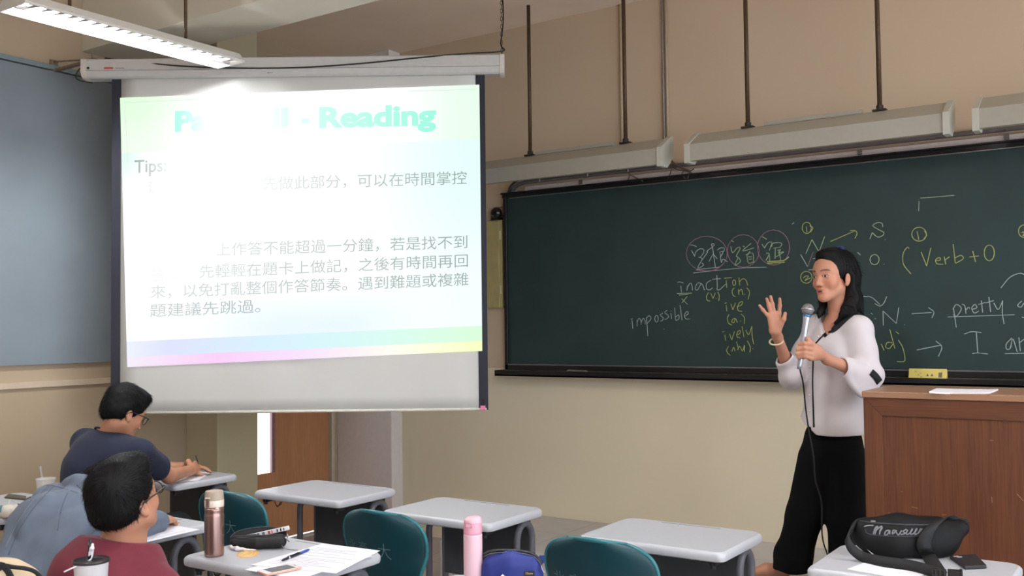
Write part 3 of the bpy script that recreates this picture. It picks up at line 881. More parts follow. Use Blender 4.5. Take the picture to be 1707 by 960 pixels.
# ------------------------------------------------------------------ school desks
M_top = mat('grey_white_laminate', (190, 192, 198), .34, var=.02, scale=60, spec=.5)
M_steel = mat('grey_powder_coat', (98, 99, 106), .45, var=.05)
M_panel = mat('dark_grey_panel', (62, 64, 68), .6, var=.05)
M_rubber = mat('black_rubber_foot', (26, 26, 28), .6)
DW, DD = .60, .43


def desk_proto():
    t = thing('school_desk', 'x', 'desk')
    # top: slab with soft corners and rolled edges
    rings = []
    for (ins, z) in ((.012, .702), (.002, .707), (0, .714), (0, .727), (.0025, .733), (.007, .738), (.011, .740)):
        rings.append([(x, y, z) for x, y in rrect(DW - 2 * ins, DD - 2 * ins, (.045, .045, .028, .028), 6)])
    n = len(rings[0]); g = G()
    v = [p for r in rings for p in r]
    f = [(i * n + k, i * n + (k + 1) % n, (i + 1) * n + (k + 1) % n, (i + 1) * n + k) for i in range(len(rings) - 1) for k in range(n)]
    nv = len(v); v += rings[-1]
    f += [[k for k in range(n)][::-1], [nv + k for k in range(n)]]
    top = g.add(v, f).make('desk_top', M_top, t, smooth=True, local=True)
    md = top.modifiers.new('edge', 'EDGE_SPLIT'); md.split_angle = .6
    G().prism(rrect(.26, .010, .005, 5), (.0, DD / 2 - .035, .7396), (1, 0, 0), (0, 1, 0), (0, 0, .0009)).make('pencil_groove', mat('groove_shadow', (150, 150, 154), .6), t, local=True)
    for s in (-1, 1):
        x = s * (DW / 2 - .055) + .012
        ya, yb = .045, .165
        arc = [(x, ya, .12), (x, ya, .61)] + [(x, (ya + yb) / 2 - (yb - ya) / 2 * math.cos(a), .61 + .075 * math.sin(a)) for a in np.linspace(0.2, math.pi - .2, 9)] + [(x, yb, .61), (x, yb, .12)]
        G().tube(arc, .0155, 10, flat=((0, 1, 0), 1.0)).make('side_leg_frame', M_steel, t, smooth=True, local=True)
        G().tube([(x, -.19, .03), (x, .23, .03)], .02, 10, flat=((1, 0, 0), .8)).make('foot_bar', M_steel, t, smooth=True, local=True)
        G().tube([(x, ya, .035), (x, ya, .13)], .02, 8).tube([(x, yb, .035), (x, yb, .13)], .02, 8).make('leg_sleeve', M_steel, t, smooth=True, local=True)
        for y in (-.18, .22):
            G().lathe([(.016, 0), (.018, .012), (.012, .02)], (x, y, 0), 10).make('foot_glide', M_rubber, t, smooth=True, local=True)
    G().box((-DW / 2 + .072, .150, .40), (DW / 2 - .048, .164, .70)).make('modesty_panel', M_panel, t, bevel=.003, local=True)
    for s in (-1, 1):
        g = G().box((s * .245 - .012, -.185, .684), (s * .245 + .012, -.13, .70)).lathe([(.010, 0), (.010, .02)], (s * .245, -.176, .672), 10)
        g.make('stop_peg', M_rubber, t, local=True)
    hk = catmull([(-.262, -.10, .70), (-.262, -.10, .668), (-.256, -.09, .650), (-.246, -.075, .656), (-.246, -.065, .675)], 6)
    hk2 = catmull([(-.262, -.06, .70), (-.262, -.06, .672), (-.258, -.075, .652), (-.254, -.09, .645), (-.25, -.105, .658)], 6)
    G().tube(hk, .0022, 6).make('bag_hook', M_iron, t, smooth=True, local=True)
    G().tube(hk2, .0022, 6).make('bag_hook', M_iron, t, smooth=True, local=True)
    return t


DESKS = [  # centre x, front-to-back centre y, turn, label
    (.775, -2.215, 0, 'grey desk under the elbows of the student in navy'),
    (1.88, -2.135, 0, 'empty white school desk in front of the orange door'),
    (2.80, -2.205, 0, 'empty white school desk standing before the corner pillar wall'),
    (3.81, -2.20, 0, 'empty white school desk nearest the teacher, below the blackboard'),
    (4.715, -2.245, 0, 'grey desk before the lectern with a black sling bag on it'),
    (.86, -3.19, 0, 'grey desk at the left wall with a case and phone on it'),
    (1.775, -3.20, 0, 'grey desk of the student in the denim jacket, with printed sheets'),
    (2.765, -3.235, 0, 'grey desk carrying the steel bottle and black pencil case'),
    (3.765, -3.33, 0, 'grey desk at the bottom edge under the pink bottle and blue pouch'),
    (2.93, -4.28, 0, 'grey desk nearest the camera holding the plastic drink cup'),
]
proto = desk_proto()
DESK = []
for i, (x, y, rz, lab) in enumerate(DESKS):
    o = proto if i == 0 else copy_tree(proto)
    o.location = (x, y, 0); o.rotation_euler = (0, 0, rz)
    o['label'] = lab; o['group'] = 'school desks in the classroom'
    DESK.append(o)

# ------------------------------------------------------------------ teal shell chairs
M_teal = mat('teal_plastic', (14, 60, 70), .42, var=.05, scale=8, spec=.5)
M_scrawl = mat('pale_paint_marks', (108, 140, 146), .8)


SH_K = catmull([np.array(q) for q in ((0, .165), (.04, .192), (.12, .205), (.3, .205), (.48, .190), (.60, .190), (.70, .208), (.80, .224))], 8)
SH_S = np.array([q[0] for q in SH_K] + [.8 + .2 * k / 24 for k in range(1, 25)])
SH_W = np.array([q[1] for q in SH_K] + [.224 * (1 - (k / 24 * .93) ** 2.6) ** (1 / 2.6) for k in range(1, 25)])


def shell_pt(s, w):
    """s 0..1 from the seat's front lip to the top of the back, w -1..1 across; (x, y, z), the sitter faces +y"""
    prof = [(0, .20, .415), (.06, .19, .437), (.2, .10, .440), (.36, -.05, .425), (.47, -.15, .435), (.54, -.195, .475), (.62, -.215, .55), (.8, -.238, .68), (.92, -.252, .765), (1.0, -.262, .815)]
    S = [p[0] for p in prof]
    y = np.interp(s, S, [p[1] for p in prof]); z = np.interp(s, S, [p[2] for p in prof])
    hw = float(np.interp(s, SH_S, SH_W))
    x = hw * w
    back = np.clip((s - .5) / .25, 0, 1)
    y = y + back * .055 * (abs(w) ** 2.2) * 1.0
    z = z + (1 - back) * .03 * abs(w) ** 3 - back * max(0, s - .86) * .11 * w * w
    return (float(x), float(y), float(z))


def chair_proto():
    t = thing('school_chair', 'x', 'chair')
    ss = np.concatenate([np.linspace(0, .84, 29), .84 + .16 * np.sin(np.linspace(.08, math.pi / 2, 15))])
    P = [[shell_pt(s, w) for w in np.linspace(-1, 1, 23)] for s in ss]
    sh = G().grid(P).make('seat_shell', M_teal, t, smooth=True, local=True)
    md = sh.modifiers.new('thickness', 'SOLIDIFY'); md.thickness = .010; md.offset = 0
    md = sh.modifiers.new('subdivision', 'SUBSURF'); md.levels = 1; md.render_levels = 1
    rim = [shell_pt(s, -1) for s in ss[12:]] + [shell_pt(1.0, w) for w in np.linspace(-1, 1, 15)[1:-1]] + [shell_pt(s, 1) for s in ss[12:][::-1]]
    G().tube(rim, .008, 8).make('rolled_rim', mat('teal_rim_highlight', (40, 112, 120), .35), t, smooth=True, local=True)  # lighter teal puts the edge highlight into the rim colour
    for sx in (-1, 1):
        for y0, y1 in ((.14, .19), (-.13, -.20)):
            G().tube(catmull([(sx * .15, y0 * .6, .415), (sx * .165, y0, .40), (sx * .19, y1, .012)], 5), .0105, 8).make('leg', M_steel, t, smooth=True, local=True)
            G().lathe([(.015, 0), (.015, .02)], (sx * .19, y1, 0), 8).make('foot_cap', M_rubber, t, local=True)
        G().tube([(sx * .15, .09, .413), (sx * .15, -.09, .413)], .0105, 8).make('side_rail', M_steel, t, smooth=True, local=True)
    return t


def back_writing(t, chars, place):
    """characters brushed on the back of the shell; place = [(x, z, size)]"""
    g = G()
    for ch, (x0, z0, sz) in zip(chars, place):
        v, f = text_mesh(ch, -.012)
        pts = []
        for p in v:
            x = x0 + (p[0] - .5) * sz; z = z0 + (p[1] - .35) * sz
            s = np.interp(z, [.475, .55, .68, .765, .815], [.54, .62, .8, .92, 1.0])
            hw = np.interp(s, [.5, .6, .75, .86, .94], [.185, .18, .218, .228, .215])
            q = shell_pt(s, x / hw)
            pts.append((q[0], q[1] - .0075, q[2]))
        g.add(pts, f)
    g.make('painted_characters', M_scrawl, t, local=True)


cproto = chair_proto()
CHAIRS = [(1.83, -2.50, .02, 'empty teal shell chair at the desk before the door'),
          (2.765, -2.50, -.02, 'empty teal shell chair with pale characters, second from the door'),
          (3.765, -2.50, .0, 'empty teal shell chair behind the blue pouch'),
          (1.0, -2.60, 0, 'teal shell chair under the student in navy'),
          (2.0, -3.84, .0, 'teal shell chair under the student in the denim jacket'),
          (2.75, -3.90, .0, 'teal shell chair under the student in the maroon shirt')]
CH = []
for i, (x, y, rz, lab) in enumerate(CHAIRS):
    o = cproto if i == 0 else copy_tree(cproto)
    o.location = (x, y, 0); o.rotation_euler = (0, 0, rz)
    o['label'] = lab; o['group'] = 'teal shell chairs in the classroom'
    CH.append(o)
for o in CH[:3]:
    back_writing(o, '北商大', [(-.150, .655, .060), (-.070, .655, .062), (.048, .655, .072)])

# ------------------------------------------------------------------ lectern
M_lect = wood_mat('lectern_veneer', (72, 37, 18), (106, 61, 34), .5, 26, coat=.0)
M_lect2 = wood_mat('lectern_rail_veneer', (70, 36, 17), (100, 56, 31), .5, 26, 'x', coat=.0)
LX, LY, LZ = 4.388, -1.585, 1.27
lt = thing('lectern', 'tall brown veneered lectern at the right, seen from the front', 'lectern', (LX + .62, LY + .26, 0))
G().box((LX + .002, LY + .02, .02), (LX + 1.238, LY + .40, LZ - .03)).make('carcass', M_lect, lt)
fw = .072
for nm, poly, m in (('left_stile', [(0, 0), (fw, fw), (fw, LZ - .026 - fw), (0, LZ - .026)], M_lect), ('right_stile', [(1.24, 0), (1.24, LZ - .026), (1.24 - fw, LZ - .026 - fw), (1.24 - fw, fw)], M_lect),
                    ('top_rail', [(0, LZ - .026), (fw, LZ - .026 - fw), (1.24 - fw, LZ - .026 - fw), (1.24, LZ - .026)], M_lect2), ('bottom_rail', [(0, 0), (1.24, 0), (1.24 - fw, fw), (fw, fw)], M_lect2)):
    G().prism(poly, (LX, LY + .021, .0), (1, 0, 0), (0, 0, 1), (0, -.021, 0)).make(nm, m, lt, bevel=.002)
G().box((LX + fw - .01, LY + .006, fw - .01), (LX + 1.24 - fw + .01, LY + .022, LZ - .026 - fw + .01)).make('front_panel', M_lect, lt)
G().box((LX - .004, LY - .006, LZ - .026), (LX + 1.244, LY + .41, LZ)).make('desktop', mat('lectern_top', (150, 112, 86), .4, var=.08, stretch=(2, 20, 20)), lt, bevel=.004)
M_scr = mat('pale_scratch', (150, 104, 74), .7)
g = G()
for a, b in (((1447, 853), (1475, 853)), ((1480, 855), (1508, 857)), ((1570, 858), (1578, 858)), ((1520, 845), (1530, 847)), ((1650, 734), (1656, 734)), ((1695, 823), (1706, 835)), ((1502, 819), (1504, 820)), ((1653, 828), (1654, 838))):
    g.tube([ON(*a, 1, LY + .005), ON(*b, 1, LY + .005)], .0012, 4)
g.make('scratches', M_scr, lt)


def sheet(name, label, pts, z, matn=None, group=None, cat='paper', lines=None, curl=0.0, thick=.0006):
    """a sheet of paper on a surface of height z; four photograph pixels of its corners, in order"""
    c = [ON(x, y, 2, z) for x, y in pts]
    t = thing(name, label, cat, sum(c) / 4, 0, group)
    P = []
    for i in range(7):
        row = []
        for j in range(9):
            a, b = i / 6, j / 8
            p = (c[0] * (1 - b) + c[1] * b) * (1 - a) + (c[3] * (1 - b) + c[2] * b) * a
            row.append(p + np.array((0, 0, .0006 + curl * (abs(b - .5) * 2) ** 3 * (1 - a * .5))))
        P.append(row)
    o = G().grid(P).make('sheet', matn or mat('white_paper', (236, 235, 242), .8, var=.01), t, solid=thick)
    if lines:
        g = G()
        for k in range(lines):
            a = .12 + .8 * k / lines
            b0, b1 = .1, .1 + random.uniform(.45, .8)
            if random.random() < .15: continue
            q = [(c[0] * (1 - b) + c[1] * b) * (1 - aa) + (c[3] * (1 - b) + c[2] * b) * aa + np.array((0, 0, .0012)) for b, aa in ((b0, a), (b1, a), (b1, a + .22 / lines), (b0, a + .22 / lines))]
            g.add(q, [(0, 1, 2, 3)])
        g.make('printed_lines', mat('pale_print', (196, 196, 206), .8), t)
    return t


sheet('paper_stack', 'white sheets lying on top of the lectern', [(1549, 655.5), (1651, 656.5), (1664, 650.5), (1562, 649)], LZ, curl=.004, thick=.006)

# ------------------------------------------------------------------ on the near right desk
def spline_ribbon(pts, width_dir, w, thick, name, m, parent, n=6):
    """a webbing strap along a path, width along width_dir"""
    P = catmull(pts, n)
    WD = [np.asarray(d, dtype=float) for d in (width_dir if isinstance(width_dir[0], (list, tuple, np.ndarray)) else [width_dir] * len(pts))]
    WP = catmull(WD, n) if len(WD) > 2 else [WD[0]] * len(P)
    rows = [[p - d / np.linalg.norm(d) * w / 2, p, p + d / np.linalg.norm(d) * w / 2] for p, d in zip(P, WP)]
    return G().grid(rows).make(name, m, parent, smooth=True, solid=thick)


sheet('sheet_of_paper', 'white sheet of paper lying half under the sling bag', [(1412, 949), (1520, 968), (1570, 944), (1451, 934)], .74, curl=.0)
pc = [ON(1558, 931, 2, .742), ON(1645, 951, 2, .742), ON(1628, 930, 2, .742), ON(1570, 920, 2, .742)]
t = thing('card_wallet', 'flat black card wallet lying behind the sling bag buckle', 'wallet', sum(pc) / 4)
ctr = ON(1607, 940, 2, .74); ax = ON(1646, 948, 2, .74) - ON(1601, 953, 2, .74); 
e1 = np.array((.056, .012, 0)); e2 = np.array((-.012, .042, 0)) * .9
M_leather = mat('black_leather', (32, 31, 34), .5, bump=.4, bscale=500)
w1 = ON(1608, 950, 2, .74); w2 = ON(1645, 948, 2, .74); w3 = ON(1627, 929, 2, .74); w4 = ON(1583, 932, 2, .74)
cc = (w1 + w2 + w3 + w4) / 4
G().prism([tuple((p - cc)[:2]) for p in (w1, w2, w3, w4)], cc + np.array((0, 0, .0008)), (1, 0, 0), (0, 1, 0), (0, 0, .012)).make('wallet_body', M_leather, t, bevel=.003)
g = G()
for (a, b) in ((.18, .62), (.26, .42)):
    o_ = w4 * (1 - a) + w3 * a + (w1 - w4) * .12 + np.array((0, 0, .0132))
    g.obox(o_ + (w1 - w4) * (a - .18) * 1.0, (w3 - w4) * .09, (w1 - w4) * .035, (0, 0, .0004))
g.make('silver_print', mat('silver_foil', (206, 204, 204), .4, .3), t)

# ------------------------------------------------------------------ on the desk with the steel bottle
def bottle(px, py, z, label, name, build):
    p = ON(px, py, 2, z)
    t = thing(name, label, 'bottle', p)
    build(t, p)
    return t


def steel_bottle(t, p):
    M_rose = mat('rose_gold_metal', (164, 134, 126), .28, .85, var=.03, scale=40)
    M_cap = mat('beige_cap', (176, 158, 140), .45); M_cream = mat('cream_collar', (226, 212, 198), .4)
    r = .0345
    G().lathe([(r * .9, 0), (r * .985, .003), (r, .01), (r, .142), (r * .985, .148), (r * .95, .151), (r * .955, .158), (r * .97, .163), (r * .97, .176)], p, 40).make('body', M_rose, t, smooth=True)
    G().lathe([(r * .985, 0), (r, .002), (r, .022), (r * .985, .024)], p + np.array((0, 0, .176)), 40).make('collar', M_cream, t, smooth=True)
    # slanted cap
    P = []
    for i in range(8):
        f_ = i / 7
        row = []
        for k in range(33):
            a = 2 * math.pi * k / 32
            x, y = math.cos(a), math.sin(a)
            zlo = .2003 - .008 * (y * .8 - x * .3) * 0
            zhi = .232
            rr = r * (.985 - .10 * f_ ** 2)
            row.append(p + np.array((rr * x, rr * y, zlo + (zhi - zlo) * f_)))
        P.append(row)
    P.append([p + np.array((r * .8 * math.cos(2 * math.pi * k / 32), r * .8 * math.sin(2 * math.pi * k / 32), .2325)) for k in range(33)])
    P.append([p + np.array((0, 0, .2325)) for k in range(33)])
    G().grid(P).make('cap', M_cap, t, smooth=True)
    d = np.array((.44, -.898, 0)); s = np.array((.898, .44, 0))
    cpt = p + d * (r * 1.0) + s * -.008
    G().obox(cpt + np.array((0, 0, .194)), s * .006, d * .004, (0, 0, .015)).make('latch', mat('latch_bronze', (126, 100, 88), .4, .4), t, bevel=.002)
    G().obox(cpt + s * 0 + np.array((0, 0, .2105)), s * .009, d * .004, (0, 0, .002)).make('latch_ring', M_cream, t, bevel=.0015)
    G().sphere(cpt + s * .012 + np.array((0, 0, .190)), .0022, 8, 6).make('lock_stud', M_cream, t, smooth=True)
    e = np.array((.80, -.60, 0))
    v, f = [], []
    P = [[p + np.array((r * 1.006 * math.cos(a), r * 1.006 * math.sin(a), .092 + .016 * k * math.sqrt(max(0, 1 - ((a - .48) / .26) ** 2)))) for k in (-1, 1)] for a in np.linspace(.22, .74, 9)]
    G().grid(P).make('dark_emblem', mat('emblem_brown', (86, 62, 56), .5), t)


bottle(357, 926, .74, 'rose-gold steel flask with beige cap standing on the desk', 'steel_bottle', steel_bottle)


def pink_bottle(t, p):
    M_pk = mat('pink_enamel', (230, 190, 200), .35, var=.02); M_pk2 = mat('pink_lid', (234, 184, 198), .4, var=.02)
    r = .030
    G().lathe([(r * .92, 0), (r, .004), (r, .152), (r * .985, .156)], p, 36).make('body', M_pk, t, smooth=True)
    G().lathe([(r * .97, .1565), (r * .985, .160), (r * .97, .188), (r * .95, .191)], p, 36).make('collar', mat('pink_collar', (226, 160, 178), .4), t, smooth=True)
    P = []
    for i in range(7):
        f_ = i / 6
        row = []
        for k in range(33):
            a = 2 * math.pi * k / 32
            x, y = math.cos(a), math.sin(a)
            top = .208 + .004 * (.9 * x + .2 * y) - .003 * f_ * (x * x + y * y)
            rr = r * (.96 - .14 * f_ ** 3)
            row.append(p + np.array((rr * x, rr * y, .1915 + (top - .1915) * f_)))
        P.append(row)
    for q in (.6, .0):
        P.append([p + np.array((r * q * math.cos(2 * math.pi * k / 32), r * q * math.sin(2 * math.pi * k / 32), (.2095 if q else .2105) + .004 * q * (.8 * math.cos(2 * math.pi * k / 32) + .6 * math.sin(2 * math.pi * k / 32)))) for k in range(33)])
    G().grid(P).make('flip_lid', M_pk2, t, smooth=True)
    d = np.array((.20, -.98, 0)); s = np.array((.98, .20, 0))
    c = p + d * r * .98
    G().obox(c + np.array((0, 0, .187)), s * .009, d * .004, (0, 0, .006)).make('latch', M_pk2, t, bevel=.002)
    G().tube([c + s * -.011 + d * .003 + np.array((0, 0, .180)), c + s * -.010 + d * .004 + np.array((0, 0, .194)), c + s * .010 + d * .004 + np.array((0, 0, .194)), c + s * .011 + d * .003 + np.array((0, 0, .180))], .0015, 6).make('lock_ring', mat('pink_wire', (214, 140, 160), .4), t, smooth=True)
    # stickers
    M_st = mat('pale_sticker', (232, 214, 214), .5)
    P = [[p + np.array((r * 1.008 * math.cos(a), r * 1.008 * math.sin(a), z)) for z in (.138, .147)] for a in np.linspace(-2.15, -1.85, 5)]
    G().grid(P).make('sticker', M_st, t)
    P = [[p + np.array((r * 1.01 * math.cos(a), r * 1.01 * math.sin(a), z)) for z in (.008, .024)] for a in np.linspace(-1.72, -.9, 9)]
    G().grid(P).make('barcode_label', mat('grey_label', (176, 172, 170), .5), t)
    g = G()
    for k in range(7):
        a = -1.45 + k * .07
        P = [[p + np.array((r * 1.014 * math.cos(b), r * 1.014 * math.sin(b), z)) for z in (.010, .023)] for b in (a, a + .025)]
        g.grid(P)
    g.make('barcode', mat('dark_print', (90, 86, 86), .6), t)


bottle(789, 972, .74, 'tall pink flip-lid bottle at the bottom edge of the picture', 'pink_bottle', pink_bottle)

# phone, pen, sheets, sticker
sheet('printed_worksheet', 'upper printed worksheet beside the pen, near the desk corner', [(417, 942), (560, 956), (634, 918), (538, 906)], .7415, lines=16)
sheet('lower_worksheet', 'lower white worksheet sticking out under the phone', [(408, 950), (498, 966), (622, 927), (520, 915)], .7402)
sheet('answer_sheet', 'printed answer sheets by the student in the denim jacket', [(218, 910), (333, 883), (262, 871), (212, 884)], .741, lines=12)
sheet('exercise_paper', 'paper under the wrists of the student in navy', [(290, 804), (330, 801), (352, 788), (330, 785)], .741)
M_pg = mat('rose_phone_metal', (232, 178, 160), .35, .3); M_ps = mat('phone_screen', (78, 80, 84), .12, spec=.6); M_pw = mat('white_glass', (236, 232, 232), .15)
a, b, c_ = ON(444, 956, 2, .752), ON(507, 943, 2, .752), ON(497, 935, 2, .752)
ux = (b - a); L_ = .138; ux = ux / np.linalg.norm(ux); uy = np.array((-ux[1], ux[0], 0)); W_ = .067
cen = a + ux * L_ / 2 + uy * W_ / 2; cen[2] = .7425
t = thing('smartphone', 'rose-gold white smartphone lying on the worksheets', 'phone', cen)
G().prism(rrect(L_, W_, .01, 5), cen, ux, uy, (0, 0, .0078)).make('body', M_pg, t, bevel=.002)
G().prism(rrect(L_ - .004, W_ - .004, .009, 5), cen + np.array((0, 0, .0078)), ux, uy, (0, 0, .0004)).make('glass', M_pw, t)
G().prism(rrect(L_ * .66, W_ - .010, .001, 2), cen + np.array((0, 0, .0082)), ux, uy, (0, 0, .0003)).make('screen', M_ps, t)
G().lathe([(.0055, 0), (.0055, .0004), (.004, .0005)], cen - ux * L_ * .42 + np.array((0, 0, .0082)), 14).make('home_button', M_pw, t)
G().obox(cen + ux * L_ * .43 + np.array((0, 0, .0084)), uy * .006, ux * .0012, (0, 0, .0002)).make('earpiece', M_ps, t)
p0, p1 = ON(470, 934, 2, .7475), ON(516, 915.5, 2, .7475)
t = thing('ballpoint_pen', 'blue and black ballpoint pen lying on the worksheet', 'pen', (p0 + p1) / 2)
dp = p1 - p0


def seg(a, b): return [p0 + dp * a, p0 + dp * b]


G().tube([p0 + dp * .0, p0 + dp * .04, p0 + dp * .2, p0 + dp * .63], [.0025, .004, .0045, .0048], 10).make('barrel', mat('pen_black', (28, 30, 44), .3), t, smooth=True)
G().tube(seg(.22, .26), .0051, 10).make('white_ring', mat('pen_white', (226, 226, 230), .4), t, smooth=True)
G().tube([p0 + dp * .63, p0 + dp * .9, p0 + dp * .95, p0 + dp], [.0048, .0046, .004, .0012], 10).make('grip', mat('pen_blue', (52, 78, 160), .35), t, smooth=True)
G().obox(p0 + dp * .4 + np.array((0, 0, .0055)), dp * .19, np.cross(dp / np.linalg.norm(dp), (0, 0, 1)) * .0018, (0, 0, .0008)).make('clip', mat('pen_black', 0), t)
g = G()
for k in range(9): g.obox(p0 + dp * (.33 + .022 * k) + np.array((0, 0, .0066)), dp * .007, np.cross(dp / np.linalg.norm(dp), (0, 0, 1)) * (.0013 if k % 2 else .001), (0, 0, .0002))
g.make('barrel_print', MATS['pen_white'], t)
c0 = ON(413, 924, 2, .7402)
t = thing('round_sticker', 'worn round orange sticker on the desk beside the flask', 'sticker', c0)
M_or = mat('orange_sticker', (214, 170, 104), .6, var=.12, scale=90)
pts = ell(413, 923.5, 19.5, 6.2, n=24, tilt=-.12)[:-1]
G().prism([tuple((ON(x, y, 2, .7402) - c0)[:2]) for x, y in pts][::-1], c0, (1, 0, 0), (0, 1, 0), (0, 0, .0006)).make('disc', M_or, t)
g = G()
for rx, ry in ((14, 4.2), (8, 2.4)):
    g.tube([ON(x, y, 2, .7409) for x, y in ell(412, 923.5, rx, ry, n=20, tilt=-.12)], .0011, 4)
g.make('printed_rings', mat('pale_orange', (232, 206, 150), .6), t)

# ------------------------------------------------------------------ blended solids (for people, clothes, bags): distance fields meshed with surface nets
class Solid:
    def __init__(s): s.p = []

    def cone(s, a, b, ra, rb, k=.02, op=1):
        s.p.append(('c', np.asarray(a, float), np.asarray(b, float), ra, rb, k, op)); return s

    def chain(s, pts, rs, k=.02, op=1):
        for i in range(len(pts) - 1): s.cone(pts[i], pts[i + 1], rs[i], rs[i + 1], k, op)
        return s

    def ell(s, c, r, R=None, k=.02, op=1):
        s.p.append(('e', np.asarray(c, float), np.asarray(r, float), np.eye(3) if R is None else np.asarray(R, float), k, op)); return s

    def box(s, c, h, R=None, rad=.01, k=.01, op=1):
        s.p.append(('b', np.asarray(c, float), np.asarray(h, float), np.eye(3) if R is None else np.asarray(R, float), rad, k, op)); return s

    def cut(s, c, n, k=.004):
        n = np.asarray(n, float)
        s.p.append(('h', np.asarray(c, float), n / np.linalg.norm(n), k, -1)); return s

    @staticmethod
    def dist(p, P):
        if p[0] == 'c':
            a, b, ra, rb = p[1:5]
            ab = b - a; L = max(ab @ ab, 1e-12)
            t = np.clip((P - a) @ ab / L, 0, 1)
            return np.linalg.norm(P - a - t[:, None] * ab, axis=1) - (ra + t * (rb - ra))
        if p[0] == 'e':
            q = (P - p[1]) @ p[3] / p[2]
            k0 = np.linalg.norm(q, axis=1); k1 = np.linalg.norm(q / p[2], axis=1)
            return np.where(k1 > 1e-9, k0 * (k0 - 1) / np.maximum(k1, 1e-9), -p[2].min())
        if p[0] == 'b':
            q = np.abs((P - p[1]) @ p[3]) - p[2] + p[4]
            return np.linalg.norm(np.maximum(q, 0), axis=1) + np.minimum(q.max(axis=1), 0) - p[4]
        return -((P - p[1]) @ p[2])          # half space removed where (P-c).n > 0

    def value(s, P, sel=None):
        d = np.full(len(P), 1.0)
        first = True
        for i, p in enumerate(s.p):
            if sel is not None and not sel[i]: continue
            k, op = p[-2], p[-1]
            e = Solid.dist(p, P)
            if op > 0:
                if first: d = np.minimum(d, e) if sel is not None else e; first = False; continue
                h = np.maximum(k - np.abs(d - e), 0) / k
                d = np.minimum(d, e) - h * h * k * .25
            else:
                e = -e
                h = np.maximum(k - np.abs(d - e), 0) / k
                d = np.maximum(d, e) + h * h * k * .25
        return d

    def bounds(s):
        lo, hi = np.full(3, 1e9), np.full(3, -1e9)
        for p in s.p:
            if p[-1] < 0: continue
            if p[0] == 'c':
                for q, r in ((p[1], p[3]), (p[2], p[4])): lo = np.minimum(lo, q - r); hi = np.maximum(hi, q + r)
            else:
                r = np.linalg.norm(p[2]) if p[0] == 'b' else p[2].max()
                lo = np.minimum(lo, p[1] - r); hi = np.maximum(hi, p[1] + r)
        return lo, hi

    def mesh(s, h, post=None, pad=.02):
        lo, hi = s.bounds(); lo = lo - pad; hi = hi + pad
        B = 12
        nb = np.ceil((hi - lo) / (h * B)).astype(int) + 1
        n = nb * B
        D = np.full(n, 1.0, dtype=np.float32)
        bi = np.stack(np.meshgrid(*[np.arange(k) for k in nb], indexing='ij'), -1).reshape(-1, 3)
        cen = lo + (bi * B + (B - 1) / 2) * h
        Rb = .5 * math.sqrt(3) * B * h
        per = np.array([Solid.dist(p, cen) for p in s.p])
        ops = np.array([p[-1] for p in s.p]); ks = np.array([p[-2] for p in s.p])
        dmin = per[ops > 0].min(axis=0)
        off = np.stack(np.meshgrid(*[np.arange(B)] * 3, indexing='ij'), -1).reshape(-1, 3) * h
        for j in np.nonzero(dmin < Rb + .03)[0]:
            sel = np.where(ops > 0, per[:, j] < max(dmin[j], -Rb) + 2 * Rb + 1.2 * ks, per[:, j] < Rb + .03 + ks)
            P = lo + bi[j] * B * h + off
            v = s.value(P, sel)
            if post is not None: v = post(P, v)
            i, q, r = bi[j] * B
            D[i:i + B, q:q + B, r:r + B] = v.reshape(B, B, B)
        return nets(D, lo, h)


def nets(D, lo, h):
    S = D < 0
    cnt = np.zeros(np.array(D.shape) - 1, dtype=np.int8)
    sh = [(a, b, c) for a in (0, 1) for b in (0, 1) for c in (0, 1)]
    nx, ny, nz = D.shape
    for a, b, c in sh:
        cnt += S[a:nx - 1 + a, b:ny - 1 + b, c:nz - 1 + c]
    idx = np.argwhere((cnt > 0) & (cnt < 8))
    ids = np.full(cnt.shape, -1, dtype=np.int32)
    ids[tuple(idx.T)] = np.arange(len(idx))
    acc = np.zeros((len(idx), 3)); num = np.zeros(len(idx))
    val = {o: D[idx[:, 0] + o[0], idx[:, 1] + o[1], idx[:, 2] + o[2]] for o in sh}
    for i, a in enumerate(sh):
        for b in sh[i + 1:]:
            if sum(abs(x - y) for x, y in zip(a, b)) != 1: continue
            da, db = val[a], val[b]
            m = (da < 0) != (db < 0)
            t = np.where(m, da / np.where(m, da - db, 1), 0)
            acc += m[:, None] * (np.array(a) + t[:, None] * (np.array(b) - np.array(a)))
            num += m
    V = lo + h * (idx + acc / num[:, None])
    F = []
    for ax in range(3):
        u, w = (ax + 1) % 3, (ax + 2) % 3
        s0 = [slice(None)] * 3; s1 = [slice(None)] * 3
        s0[ax] = slice(0, -1); s1[ax] = slice(1, None)
        e = np.argwhere(S[tuple(s0)] != S[tuple(s1)])
        e = e[(e[:, u] > 0) & (e[:, w] > 0) & (e[:, u] < D.shape[u] - 1) & (e[:, w] < D.shape[w] - 1)]
        du = np.zeros(3, int); du[u] = 1; dw = np.zeros(3, int); dw[w] = 1
        q = np.stack([ids[tuple((e - du - dw).T)], ids[tuple((e - dw).T)], ids[tuple(e.T)], ids[tuple((e - du).T)]], 1)
        inside = S[tuple(e.T)]
        q = np.where(inside[:, None], q, q[:, ::-1])
        F.append(q)
    F = np.concatenate(F); F = F[(F >= 0).all(axis=1)]
    return V, F


def relax(V, F, it=2, lam=.5):
    for _ in range(it):
        acc = np.zeros_like(V); num = np.zeros(len(V))
        for a in range(4):
            i, j = F[:, a], F[:, (a + 1) % 4]
            for k in range(3):
                acc[:, k] += np.bincount(i, V[j, k], len(V)) + np.bincount(j, V[i, k], len(V))
            num += np.bincount(i, minlength=len(V)) + np.bincount(j, minlength=len(V))
        V = V + lam * (acc / np.maximum(num, 1)[:, None] - V)
    return V


